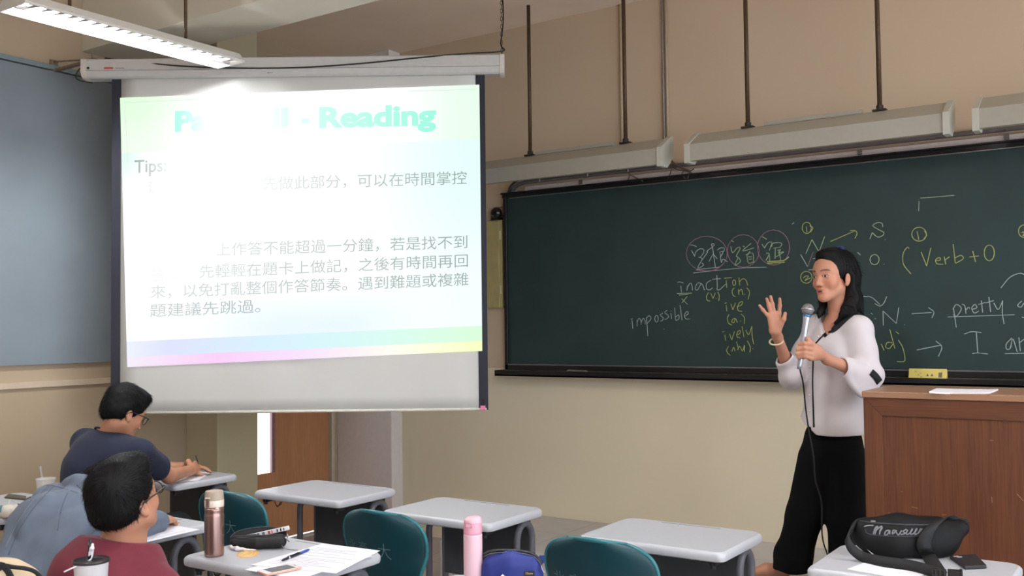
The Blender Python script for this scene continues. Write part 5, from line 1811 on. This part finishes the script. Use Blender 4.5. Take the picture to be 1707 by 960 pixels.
def jeans(t, pelvis, knees, feet, rgb=(40, 42, 52)):
    S = Solid()
    S.ell(np.array(pelvis) + (0, 0, .0), (.17, .14, .12), None, .05)
    for i in (0, 1):
        S.chain([np.array(pelvis) + np.array((.09, 0, 0)) * (1 if i else -1), knees[i], np.array(feet[i]) + (0, 0, .06)], [.095, .075, .058], .03)
    solid_obj('trousers', S, .008, mat('dark_denim', rgb, .85), t, it=2)
    S = Solid()
    for i in (0, 1):
        f = np.array(feet[i]); f[2] = .055
        S.cone(f + (0, -.03, 0), f + np.array((0, .16, -.01)), .052, .042, .03).box(f + np.array((0, .06, -.043)), (.05, .14, .012), None, .01, .01)
    solid_obj('shoes', S, .006, mat('dark_shoe', (44, 44, 48), .6), t, it=1)


# --- navy T-shirt, writing at the front desk by the wall
hcN = AT(206, 689, 5.03); HRN = frame(86, 27, -2)
nkN = AT(181, 727, 5.05)
shN = [AT(143, 737, 5.14), AT(232, 758, 4.92)]
elN = [np.array((.62, -2.38, .80)), np.array((1.085, -2.475, .795))]
wrN = [np.array((.83, -2.20, .785)), np.array((.965, -2.255, .785))]
pelN = np.array((.86, -2.80, .53))
knN = [np.array((.74, -2.36, .50)), np.array((1.0, -2.36, .50))]; ftN = [np.array((.74, -2.34, .06)), np.array((1.0, -2.34, .06))]
ha = [(wrN[1], np.array((-.45, .85, .10)), np.array((-.85, -.25, -.35)), 1, .75, 1.0, .2, .9), (wrN[0], np.array((.75, .65, .0)), np.array((.2, -.1, -1)), -1, .25, 1.0, .3, .3)]
tN, chN = seated('young man in a navy T-shirt and glasses writing at the desk by the wall', hcN, HRN, 1.04, nkN, shN, elN, wrN, pelN, knN, ftN, (190, 136, 108), ha)
male_hair(tN, hcN, HRN, 1.04, (0.01, -.07, .12), 2600, 11, .034)
S = Solid()
S.cone(shN[0], shN[1], .072, .070, .06).cone(nkN - (0, 0, .03), chN, .075, .145, .06).cone(chN, pelN, .15, .155, .08)
S.ell((shN[0] + shN[1]) / 2 + np.array((0, -.06, -.10)), (.19, .11, .16), None, .06)
S.ell((shN[0] + shN[1]) / 2 + np.array((0, -.03, -.02)), (.215, .085, .085), None, .08)
for i in (0, 1):
    e = np.array(shN[i]) * .42 + np.array(elN[i]) * .58
    S.cone(shN[i], e, .068, .066, .03)
    ax_ = (np.array(elN[i]) - shN[i]); ax_ /= np.linalg.norm(ax_)
    S.cone(e + ax_ * -.01, e + ax_ * .09, .056, .058, .006, -1)
    S.p.append(('c', e + ax_ * .055, e + ax_ * .20, .056, .09, .006, -1))


def tee_post(P, v):
    L = (P - nkN) @ frame(90, 25)
    v = np.maximum(v, np.where(np.linalg.norm(P - nkN, axis=1) < .14, L[:, 2] - .020, -1))
    return v + .013 * noise3(P, 22, 21) * np.clip((nkN[2] - .04 - P[:, 2]) / .15, 0, 1) + .009 * noise3(P, 13, 22)


M_navy = mat('navy_jersey', (21, 28, 52), .85, var=.06, sheen=.05, bump=.1, bscale=500)
shirt, _, _ = solid_obj('t_shirt', S, .005, M_navy, tN, tee_post, it=2)
jeans(tN, pelN, knN, ftN)
nr = frame(90, 30)
ring = [nkN + nr @ np.array((.066 * math.cos(a), .070 * math.sin(a) - .01, .012)) for a in np.linspace(0, 2 * math.pi, 25)]
G().tube(ring, .005, 8, caps=False).make('neck_rib', mat('navy_rib', (30, 38, 70), .85), shirt, smooth=True)
ring = [nkN + nr @ np.array((.060 * math.cos(a), .064 * math.sin(a), .024)) for a in np.linspace(0, 2 * math.pi, 25)]
G().tube(ring, .0016, 6, caps=False).make('neck_cord', M_blk, tN, smooth=True)
hp = wrN[1] + np.array((-.45, .85, .1)) / .967 * .10
t = thing('writing_pen', 'slim pen in the hand of the student in navy', 'pen', hp)
G().tube([hp + np.array((-.025, .035, -.028)), hp + np.array((.005, -.005, .03)), hp + np.array((.022, -.028, .062))], .0036, 8).make('pen_barrel', mat('dark_pen', (54, 60, 70), .3), t, smooth=True)

# --- denim jacket, bent over the second desk
hcD = AT(172, 828, 3.98); HRD = frame(64, 46, 12)
nkD = np.array((1.885, -3.45, .895))
shD = [np.array((1.77, -3.51, .855)), np.array((2.04, -3.53, .845))]
elD = [np.array((1.53, -3.33, .795)), np.array((2.06, -3.40, .792))]
wrD = [np.array((1.68, -3.17, .78)), np.array((2.02, -3.235, .776))]
pelD = np.array((2.03, -3.84, .53))
knD = [np.array((1.72, -3.42, .49)), np.array((1.96, -3.42, .49))]; ftD = [np.array((1.72, -3.38, .06)), np.array((1.96, -3.38, .06))]
ha = [(wrD[1], np.array((-.35, .9, .0)), np.array((-.2, -.1, -1)), 1, .4, 1.0, .2, .6), (wrD[0], np.array((.5, .8, 0)), np.array((.1, 0, -1)), -1, .3, 1.0, .3, .4)]
tD, chD = seated('student in a grey-blue denim jacket bent low over the desk', hcD, HRD, 1.0, nkD, shD, elD, wrD, pelD, knD, ftD, (190, 138, 110), ha, specs=False)
male_hair(tD, hcD, HRD, 1.0, (0, -.07, .12), 1500, 31, .04)
S = Solid()
S.cone(shD[0], shD[1], .078, .078, .07).cone(nkD - (0, 0, .04), chD, .085, .128, .07).cone(chD, pelD, .128, .135, .08)
S.ell((shD[0] + shD[1]) / 2 + np.array((0, -.09, -.06)), (.175, .115, .125), frame(90, 40), .07)
for i in (0, 1):
    S.chain([shD[i], elD[i], wrD[i]], [.076, .060, .044], .035)
cr_ = [nkD + frame(90, 52) @ np.array((.080 * math.cos(a), .074 * math.sin(a) - .004, .012)) for a in np.linspace(0, 2 * math.pi, 17)]
S.chain(cr_, [.024] * 17, .02)
S.cone(nkD + frame(90, 52) @ np.array((0, 0, -.02)), nkD + frame(90, 52) @ np.array((0, 0, .018)), .085, .076, .03)


def denim_post(P, v):
    L = (P - nkD) @ frame(90, 50)
    v = np.maximum(v, np.where(np.hypot(L[:, 0], L[:, 1]) < .066, np.where(L[:, 2] > 0, L[:, 2] - .03, -1), -1))
    return v + .006 - .026 * np.abs(noise3(P, 17, 41)) - .018 * np.abs(noise3(P, 33, 42)) + .0015 * noise3(P, 110, 43)


M_denim = mat('grey_blue_denim', (100, 111, 127), .85, var=.10, scale=14, bump=.3, bscale=900, sheen=.05)
jk, JV, JF = solid_obj('denim_jacket', S, .005, M_denim, tD, denim_post, it=1)
sj = Surf(JV, JF)
M_seam = mat('dark_seam', (86, 98, 116), .9); M_seam2 = mat('pale_stitching', (138, 150, 166), .9)
for pts in ([(88, 812), (60, 842), (34, 880), (14, 925)], [(112, 822), (102, 850), (96, 885)], [(60, 806), (95, 811), (130, 822)], [(128, 808), (150, 832), (160, 850)]):
    strip('seam', sj, pts, .003, M_seam, jk, off=.0008, thick=.001)
for pts in ([(80, 808), (52, 838), (27, 876), (8, 915)],):
    strip('stitching', sj, pts, .002, M_seam2, jk, off=.0008, thick=.0008)
jeans(tD, pelD, knD, ftD)

# --- maroon shirt, back of the head towards the camera
hcM = AT(210, 836, 2.96); HRM = frame(101, -16, -2)
nkM = AT(205, 908, 2.99)
shM = [AT(146, 978, 3.05), AT(262, 990, 2.92)]
elM = [np.array((2.52, -3.56, .80)), np.array((3.06, -3.56, .70))]
wrM = [np.array((2.66, -3.42, .785)), np.array((2.93, -3.43, .785))]
wrM[1] = np.array((2.98, -3.50, .62)); elM[1] = np.array((3.05, -3.78, .64)); wrM[0] = np.array((2.56, -3.50, .62)); elM[0] = np.array((2.55, -3.78, .64))
pelM = np.array((2.75, -3.98, .53))
knM = [np.array((2.63, -3.54, .50)), np.array((2.89, -3.54, .50))]; ftM = [np.array((2.63, -3.50, .06)), np.array((2.89, -3.50, .06))]
ha = [(wrM[1], np.array((-.3, .8, -.3)), np.array((-.3, 0, -1)), 1, .5, 1.0, .2, .5), (wrM[0], np.array((.3, .8, -.3)), np.array((.3, 0, -1)), -1, .5, 1.0, .2, .5)]
tM, chM = seated('young man in a maroon T-shirt and glasses seen from behind', hcM, HRM, .97, nkM, shM, elM, wrM, pelM, knM, ftM, (186, 134, 108), ha)
male_hair(tM, hcM, HRM, .97, (.052, -.062, .082), 5200, 51, .034, r=.0007)
S = Solid()
S.cone(shM[0], shM[1], .066, .066, .06).cone(nkM + (0, 0, -.05), shM[0], .062, .062, .04).cone(nkM + (0, 0, -.05), shM[1], .062, .062, .04).cone(nkM - (0, 0, .04), chM, .078, .14, .06).cone(chM, pelM, .155, .16, .08)
for i in (0, 1):
    e = np.array(shM[i]) * .4 + np.array(elM[i]) * .6
    S.cone(shM[i], e, .064, .062, .03)


def maroon_post(P, v):
    L = (P - nkM) @ frame(100, 15)
    v = np.maximum(v, np.where(np.linalg.norm(P - nkM, axis=1) < .15, L[:, 2] - .012, -1))
    return v + .011 * noise3(P, 20, 61) + .0012 * noise3(P, 70, 62)


M_maroon = mat('maroon_jersey', (106, 32, 48), .85, var=.06, sheen=.05, bump=.1, bscale=500)
ms, MV, MF = solid_obj('t_shirt', S, .005, M_maroon, tM, maroon_post, it=2)
nr = frame(100, 18)
ring = [nkM + nr @ np.array((.068 * math.cos(a), .072 * math.sin(a) - .005, .004)) for a in np.linspace(0, 2 * math.pi, 25)]
G().tube(ring, .006, 8, caps=False).make('neck_rib', mat('maroon_rib', (112, 34, 54), .85), ms, smooth=True)
jeans(tM, pelM, knM, ftM)

# ------------------------------------------------------------------ soft things on the desks
# black sling bag on the near right desk
bagc = ON(1500, 925, 2, .74)
t = thing('sling_bag', 'black sling bag with grey script lettering lying before the lectern', 'bag', bagc)
d0 = float(np.dot(bagc - CAM, CF))
ex = ON(1600, 935, 2, .74) - ON(1440, 925, 2, .74); ex[2] = 0; ex /= np.linalg.norm(ex); ey = np.array((-ex[1], ex[0], 0)); RB = np.stack([ex, ey, (0, 0, 1.0)], 1)
BQ = lambda x, y, dd=0.0: AT(x, y, d0 + dd)
M_nylon = mat('black_nylon', (9, 9, 10), .65, var=.15, bump=.2, bscale=900, spec=.25)
M_web = mat('black_webbing', (17, 17, 19), .7, var=.1, bump=.3, bscale=1200)
S = Solid()
S.chain([BQ(1442, 893), BQ(1490, 902), BQ(1545, 905), BQ(1572, 902)], [.045, .064, .066, .05], .04)
S.chain([BQ(1438, 880), BQ(1500, 878), BQ(1560, 880)], [.030, .036, .036], .04)
S.cone(BQ(1560, 895), BQ(1600, 880, .02), .050, .030, .04)
S.chain([BQ(1450, 912), BQ(1500, 926), BQ(1540, 926)], [.022, .028, .030], .03)
bo, bv, bf = solid_obj('pouch', S, .004, M_nylon, t, lambda P, v: np.maximum(v, .7415 - P[:, 2]) + .002 * noise3(P, 40, 71), it=2)
sb = Surf(bv, bf)
strip('zip_line', sb, [(1432, 868), (1455, 871), (1500, 874), (1550, 875)], .007, mat('zip_tape', (34, 34, 38), .5), t, off=.001)
strip('panel_seam', sb, [(1442, 882), (1446, 889), (1470, 893), (1510, 894), (1538, 893)], .003, mat('seam_grey', (48, 48, 52), .6), t, off=.001)
strip('panel_edge', sb, [(1440, 878), (1447, 876), (1456, 876)], .0035, mat('seam_light', (120, 120, 124), .5), t, off=.001)
p, n = sb.pix(1455, 870, .004)
if p is not None: G().obox(p, ex * .008, ey * .002, (0, 0, .003)).make('zip_pull', mat('zip_metal', (150, 150, 152), .3, .7), t, bevel=.001)
LET = [[(1455, 891), (1459, 880), (1463, 877.5), (1460, 885), (1458, 891)], [(1458, 886), (1466, 879), (1470, 877.5), (1467, 884), (1466, 891)], [(1466, 887), (1471, 879)],
       [(1482, 884), (1477, 885), (1474, 891), (1479, 891), (1483, 884), (1483, 891)], [(1487, 891), (1489, 884), (1495, 885)], [(1489, 890), (1493, 886), (1497, 892), (1503, 884)],
       [(1511, 882), (1505, 886), (1509, 889), (1501, 891)], [(1513, 883), (1510, 890), (1516, 889), (1521, 881)], [(1521, 882), (1517, 890), (1523, 889), (1528, 881)], [(1529, 881), (1524, 890), (1530, 889), (1535, 881)], [(1537, 881), (1531, 890)]]
for s_ in LET:
    strip('script_lettering', sb, s_, .0044, mat('grey_script_print', (112, 112, 116), .5), t, n=5, off=.0007, thick=.0004)
# straps
W3 = np.array((0, 0, 1.0))
spline_ribbon([BQ(1428, 874, -.0), BQ(1418, 884, -.05), BQ(1412, 895, -.075), BQ(1418, 912, -.085), ON(1438, 928, 2, .758), ON(1472, 936, 2, .757), ON(1520, 943, 2, .757), ON(1564, 955, 2, .757)],
              [(.2, .1, 1), (.3, .2, 1), (.4, .2, 1), (.3, .3, 1), (.1, .4, 1), (0, .4, 1), (0, .4, 1), (0, .4, 1)], .036, .002, 'strap', M_web, t)
spline_ribbon([ON(1566, 955, 2, .772), BQ(1549, 928, -.088), BQ(1541, 914, -.085), BQ(1541, 900, -.082), BQ(1549, 884, -.075), BQ(1562, 870, -.05), BQ(1578, 862, -.0), BQ(1592, 866, .03), BQ(1610, 874, .045), BQ(1606, 890, .04), BQ(1594, 908, .03), BQ(1585, 920, .02)],
              [(1, .4, .1), (1, .5, .2), (1, .5, .1), (1, .5, 0), (1, .5, .2), (1, .6, .3), (.9, .8, .3), (.6, 1, .2), (.3, 1, .5), (.2, 1, .3), (.3, 1, .2), (.3, 1, .2)], .046, .002, 'strap', M_web, t)
bk = ON(1566, 958, 2, .765)
g = G().obox(bk, ex * .020, ey * .006, (0, 0, .018))
for k in (-1, 0, 1): g.obox(bk + ex * .012 * k - ey * .006, ex * .0025, ey * .003, (0, 0, .016))
g.make('buckle', mat('black_buckle', (24, 24, 26), .3), t, bevel=.002)
g = G().obox(bk + ex * .042, ex * .018, ey * .007, (0, 0, .019)).obox(bk + ex * .062, ex * .004, ey * .009, (0, 0, .021))
g.make('buckle_clasp', mat('black_buckle', (24, 24, 26)), t, bevel=.002)
q0 = BQ(1446, 916, -.098)
G().prism([(0, 0), (.036, -.026), (.022, -.022), (.008, -.008)][::-1], q0, ex, (0, 0, 1), -ey * .002).make('care_label', mat('white_label', (196, 196, 200), .6), t)

# black zipped pencil case on the flask's desk
pcx = ON(432, 915, 2, .74)
t = thing('pencil_case', 'open black zipped pencil case beside the rose-gold flask', 'pencil case', pcx)
dC = float(np.dot(pcx - CAM, CF)); CQ = lambda x, y, dd=0.0: AT(x, y, dC + dd)
S = Solid()
S.chain([CQ(394, 905, .02), CQ(430, 905, .0), CQ(468, 903, -.0)], [.0205, .0215, .0205], .01)
S.chain([CQ(394, 904, .06), CQ(430, 903, .05), CQ(466, 901, .05)], [.020, .021, .020], .05)
S.cone(CQ(395, 890, .055), CQ(470, 884, .045), .014, .017, .008, -1)
S.ell(CQ(432, 886, .05), (.070, .022, .017), RB, .006, -1)
M_case2 = mat('black_cordura', (18, 18, 22), .65, var=.1, bump=.25, bscale=900)
co, cv, cf = solid_obj('case_body', S, .003, M_case2, t, lambda P, v: np.maximum(v, .7408 - P[:, 2]), it=1)
up_ = catmull([CQ(383, 896, .045), CQ(396, 886, .075), CQ(430, 879, .085), CQ(464, 880, .075), CQ(477, 886, .045)], 6)
lo_ = catmull([CQ(384, 899, .035), CQ(396, 899, .055), CQ(430, 897, .06), CQ(464, 895, .055), CQ(476, 894, .035)], 6)
G().grid([[a_, (a_ + b_) / 2 + CF * .006, b_] for a_, b_ in zip(up_, lo_)]).make('open_flap', M_case2, t, smooth=True, solid=.003)
G().tube(catmull([CQ(384, 897, .022), CQ(400, 893.5, .008), CQ(430, 893, .0), CQ(462, 891, .004), CQ(477, 893, .02)], 6), .0024, 6).make('zip_edge', mat('zip_edge_grey', (46, 47, 52), .5), t, smooth=True)
G().tube(up_, .0022, 6).make('zip_edge', mat('zip_edge_grey', 0), t, smooth=True)
M_sil = mat("silver_hardware", (150, 150, 152), .25, .8)
G().tube([CQ(479, 889, -.01), CQ(480, 894, -.012), CQ(478, 899, -.014), CQ(482, 903, -.012)], .0024, 6).make('zip_slider', M_sil, t, smooth=True)
G().tube(catmull([CQ(470, 909, -.02), CQ(474, 914, -.03), CQ(484, 916, -.035), CQ(496, 917, -.04)], 5), .0014, 6).make('zip_cord', mat('grey_cord', (120, 118, 118), .6), t, smooth=True)
# striped stationery poking out of it
t = thing('patterned_pencil_pack', 'striped white pencil pack poking out of the open pencil case', 'pencil', CQ(450, 886, .03))
aP, bP = CQ(410, 895.5, .04), CQ(482, 879.5, .02); dP = bP - aP
nP = np.array((0, 0, 1.0)) - dP * (dP[2] / (dP @ dP)); nP /= np.linalg.norm(nP); sP = np.cross(dP / np.linalg.norm(dP), nP)
g = G()
g.obox((aP + bP) / 2, dP / 2, sP * .006, nP * .0075, 0)
pk = g.make('pack', mat('white_plastic_pack', (226, 224, 226), .3), t, bevel=.002)
for a, w_, rgb in ((.30, .05, (60, 60, 66)), (.42, .06, (120, 120, 124)), (.55, .05, (196, 84, 88)), (.62, .03, (214, 120, 118)), (.74, .03, (30, 30, 34)), (.82, .03, (30, 30, 34)), (.89, .02, (30, 30, 34))):
    G().obox(aP + dP * a + sP * 0, dP * w_ / 2, sP * .0063, nP * .0055).make('printed_band', mat('band_%d_%d' % (rgb[0], int(a * 100)), rgb, .4), pk)
# crumpled tissue
tc = ON(408, 916, 2, .74)
t = thing('crumpled_tissue', 'crumpled white tissue in front of the pencil case', 'tissue', tc)
S = Solid()
S.chain([ON(387, 913, 2, .747), ON(395, 914, 2, .750), ON(408, 916, 2, .746), ON(427, 916.5, 2, .7425)], [.006, .0075, .0045, .0018], .006).ell(ON(385, 911, 2, .752), (.007, .006, .006), None, .004)
solid_obj('tissue', S, .0015, mat('white_tissue', (226, 220, 218), .9), t, lambda P, v: np.maximum(v + .0014 * noise3(P, 300, 81), .7405 - P[:, 2]), it=1)

# blue pouch on the bottom desk
pc = ON(852, 975, 2, .74)
pc = AT(852, 960, float(np.dot(ON(820, 975, 2, .74) - CAM, CF)) + .02); pc[2] = .74
t = thing('blue_pouch', 'royal blue zipped pouch with a dark brand tag beside the pink bottle', 'pouch', pc)
dQ = float(np.dot(pc - CAM, CF)); Q = lambda x, y, dd=0.0: AT(x, y, dQ + dd)
exq = np.array((.80, .60, 0)); exq = Q(900, 940) - Q(810, 940); exq[2] = 0; exq /= np.linalg.norm(exq); eyq = np.array((-exq[1], exq[0], 0)); RQ = np.stack([exq, eyq, (0, 0, 1.)], 1)
S = Solid()
S.chain([Q(822, 945), Q(850, 940), Q(884, 943)], [.030, .034, .030], .04).chain([Q(818, 975), Q(850, 980), Q(892, 975)], [.030, .034, .030], .05)
S.box(Q(854, 958), (.085, .026, .055), RQ, .024, .03)
po, pv, pf = solid_obj('pouch_body', S, .003, mat('royal_blue_nylon', (24, 40, 118), .6, var=.05, bump=.15, bscale=700), t, lambda P, v: np.maximum(v, .741 - P[:, 2]) + .0014 * noise3(P, 45, 91), it=1)
sp = Surf(pv, pf)
M_zip = mat('dark_zip', (30, 30, 34), .5); M_zip2 = mat('pale_zip_edge', (84, 82, 92), .5)
arc = [(806, 928), (818, 922.5), (840, 920.5), (868, 922), (886, 926), (897, 934), (903, 944)]
arc3 = []
for x, y in arc:
    arc3.append(Q(x, y, -.010 if y < 930 else -.02))
G().tube(catmull([p + np.array((0, 0, .004)) + eyq * .012 for p in arc3], 6), .0062, 8, flat=((0, 0, 1), .75)).make('zip_tape', M_zip, t, smooth=True)
G().tube(catmull([p + np.array((0, 0, .0)) - eyq * .002 for p in arc3], 6), .0016, 6).make('zip_piping', M_zip2, t, smooth=True)
G().tube(catmull([Q(902, 942, -.03), Q(904, 949, -.032), Q(908, 956, -.034)], 5), .0022, 6).make('zip_pull', M_sil, t, smooth=True)
G().obox(Q(903, 932, .0), exq * .008, eyq * .003, (0, 0, .012)).make('side_tab', MATS['royal_blue_nylon'], t, bevel=.001)
pl = sp.pix(882, 957, .0015)[0]
if pl is not None:
    tg = G().obox(pl, exq * .0165, eyq * .0012, (0, 0, .0095)).make('brand_tag', mat('dark_tag', (26, 22, 24), .6), t)
    v, f = text_mesh('Chums', .01); w_ = v[:, 0].max()
    mesh('tag_lettering', [pl - eyq * .0016 + exq * ((q[0] / w_ - .5) * .023) + np.array((0, 0, .0005 + q[1] * .0085)) for q in v], f, mat('tag_thread', (206, 176, 132), .6), tg)
# white folded paper poking up in front of the pouch
q = Q(838, 957, -.05); 
t = thing('folded_note', 'white paper corner standing up in front of the blue pouch', 'paper', (q[0], q[1], .74))
hq = q[2] - .74
G().prism([(-hq * 1.1, 0), (hq * 1.1, 0), (0, hq)], (q[0], q[1], .7405), exq, (0, 0, 1), -eyq * .0008).make('note', mat('white_paper', 0), t)

# plastic drink cup in front, with spoon and straw
cD = 2.66
ct = AT(152, 934, cD); zt_ = ct[2]
cb = np.array((ct[0], ct[1], .74))
t = thing('drink_cup', 'white plastic drink cup with dark lid and black straw in the foreground', 'cup', cb)
Hc = zt_ - .74
G().lathe([(.030, .0005), (.0325, .006), (.0445, Hc - .008), (.0465, Hc - .004), (.0465, Hc), (.0445, Hc), (.043, Hc - .012), (.031, .008)], cb, 36).make('cup', mat('frosted_white_cup', (206, 204, 206), .4, var=.03), t, smooth=True)
G().lathe([(.0478, Hc - .004), (.0478, Hc + .002), (.045, Hc + .004), (.043, Hc + .001), (.01, Hc + .0015)], cb, 36).make('lid', mat('dark_film_lid', (42, 38, 40), .3), t, smooth=True)
G().tube([AT(150, 938, cD), AT(149.5, 899, cD + .005)], .0056, 12).make('straw', mat('black_straw', (28, 20, 28), .35), t, smooth=True)
G().tube(catmull([AT(107, 953, cD - .05), AT(122, 946, cD - .045), AT(140, 939, cD - .02), AT(151, 931, cD), AT(155, 912, cD + .005)], 6), [.004] * 16 + [.004] * 9, 8, flat=((0, 0, 1), .5)).make('spoon', mat('clear_plastic_spoon', (214, 212, 216), .2), t, smooth=True)
S = Solid(); S.chain([AT(149, 926, cD - .0), AT(153, 914, cD), AT(154, 908, cD + .003)], [.004, .0055, .004], .004)
solid_obj('torn_wrapper', S, .0012, mat('wrapper_film', (216, 214, 220), .2), t, lambda P, v: v + .0012 * noise3(P, 420, 95), it=1)

# bag with tan piping at the lower left corner, on the same desk
bD = 2.52
ZQ = lambda x, y, dd=0.0: AT(x, y, bD + dd)
t = thing('handbag', 'dark bag with cream panel and black piping at the lower left corner', 'bag', (ZQ(20, 960)[0], ZQ(20, 960)[1], .74))
S = Solid()
S.chain([ZQ(-40, 965), ZQ(10, 968), ZQ(45, 985)], [.055, .045, .035], .05).box(ZQ(0, 1010), (.09, .045, .085), RQ, .03, .04)
hb, hv, hf = solid_obj('bag_body', S, .004, mat('cream_leatherette', (214, 190, 158), .5, var=.05), t, lambda P, v: np.maximum(v, .741 - P[:, 2]), it=2)
G().tube(catmull([ZQ(-30, 938, -.035), ZQ(0, 941, -.05), ZQ(22, 945, -.05), ZQ(45, 948, -.045), ZQ(60, 954, -.04), ZQ(70, 966, -.03)], 6), .0055, 8).make('piping', M_blk, t, smooth=True)
G().tube(catmull([ZQ(4, 942, -.052), ZQ(13, 952, -.058), ZQ(20, 966, -.06)], 6), .009, 8, flat=(CF, .4)).make('dark_gusset', M_blk, t, smooth=True)
S = Solid(); S.ell(ZQ(-2, 962, -.03), (.026, .02, .04), RQ, .01)
solid_obj('dark_pocket', S, .004, mat('brown_black_leather', (40, 32, 32), .5), t, it=1)

# on the desk at the left wall: clear cup, phone, earphones on a pale case
cc = ON(76, 838, 2, .74)
t = thing('clear_cup', 'clear plastic cup with a straw on the left wall desk', 'cup', cc)
M_clear = bpy.data.materials.new('clear_plastic'); M_clear.use_nodes = True
b_ = M_clear.node_tree.nodes['Principled BSDF']; b_.inputs['Base Color'].default_value = (.9, .9, .9, 1); b_.inputs['Alpha'].default_value = .16; b_.inputs['Roughness'].default_value = .15
hC = AT(72, 799, float(np.dot(cc - CAM, CF)))[2] - .74
G().lathe([(.030, .001), (.032, .004), (.044, hC), (.046, hC + .003), (.043, hC), (.031, .006)], cc, 30).make('cup', M_clear, t, smooth=True)
G().lathe([(.047, hC), (.047, hC + .006), (.04, hC + .008), (.005, hC + .008)], cc, 30).make('lid', M_clear, t, smooth=True)
G().lathe([(.029, .006), (.036, hC * .45), (.005, hC * .45)], cc, 24).make('drink_left', mat('pale_tea', (172, 152, 134), .2), t, smooth=True)
G().tube([cc + np.array((.0, 0, .02)), AT(67, 777, float(np.dot(cc - CAM, CF)))], .005, 10).make('straw', M_clear, t, smooth=True)
t = thing('earphone_pouch', 'rounded white and teal pouch with a cable on the left wall desk', 'pouch', ON(18, 851, 2, .74))
S = Solid(); S.chain([ON(-8, 851, 2, .762), ON(14, 853, 2, .764), ON(34, 846, 2, .760)], [.026, .024, .020], .03)
V0 = ON(8, 852, 2, .76)
po2, v2, f2 = solid_obj('pouch', S, .003, mat('off_white_leatherette', (216, 210, 196), .55), t, lambda P, v: np.maximum(v, .741 - P[:, 2]), it=1)
s2 = Surf(v2, f2)
strip('dark_band', s2, [(28, 835), (31, 840), (33, 846)], .012, mat('dark_olive_band', (58, 54, 44), .6), t, off=.001)
strip('teal_band', s2, [(5, 839), (2, 846), (1, 854)], .012, mat('muted_teal', (96, 142, 150), .6), t, off=.001)
G().tube(catmull([ON(30, 838, 2, .785), ON(18, 834, 2, .80), ON(14, 842, 2, .79), ON(19, 850, 2, .775), ON(25, 858, 2, .743)], 7), .0022, 6).make('white_cable', mat('white_cable', (214, 210, 200), .4), t, smooth=True)
a = ON(24, 830, 2, .79)
t = thing('dark_phone', 'dark olive phone propped on the white pouch at the left wall', 'phone', (a[0], a[1], .78))
P4 = [AT(7, 831, 4.55), AT(42, 835, 4.55), AT(43, 829, 4.66), AT(15, 825, 4.66)]
P4 = [ON(7, 831, 2, .790), ON(42, 834.5, 2, .788), ON(44, 829, 2, .790), ON(14, 825, 2, .792)]
g = G(); g.add([p for p in P4] + [p + np.array((0, 0, .008)) for p in P4], [(3, 2, 1, 0), (4, 5, 6, 7), (0, 1, 5, 4), (1, 2, 6, 5), (2, 3, 7, 6), (3, 0, 4, 7)])
g.make('phone_body', mat('olive_phone', (70, 68, 58), .35), t, bevel=.003)
t = thing('key_charm', 'small dark curled keyring beside the phone on the left desk', 'keyring', ON(47, 834, 2, .742))
for k in range(3):
    c = ON(43 + 3.5 * k, 835 - 1.5 * k, 2, .752)
    G().tube([c + np.array((.010 * math.cos(a), .003 * math.sin(a), .010 * math.sin(a))) for a in np.linspace(0, 2 * math.pi, 13)], .003, 6, caps=False).make('ring', M_iron, t, smooth=True)
# pencil lying on the denim student's desk
a, b = ON(287, 873, 2, .745), ON(300, 870.5, 2, .745)
t = thing('pencil_stub', 'small tan pencil stub on the denim student desk', 'pencil', (a + b) / 2)
G().tube([a, a + (b - a) * .7, b], [.004, .004, .0015], 6).make('stub', mat('tan_wood', (204, 170, 124), .6), t)
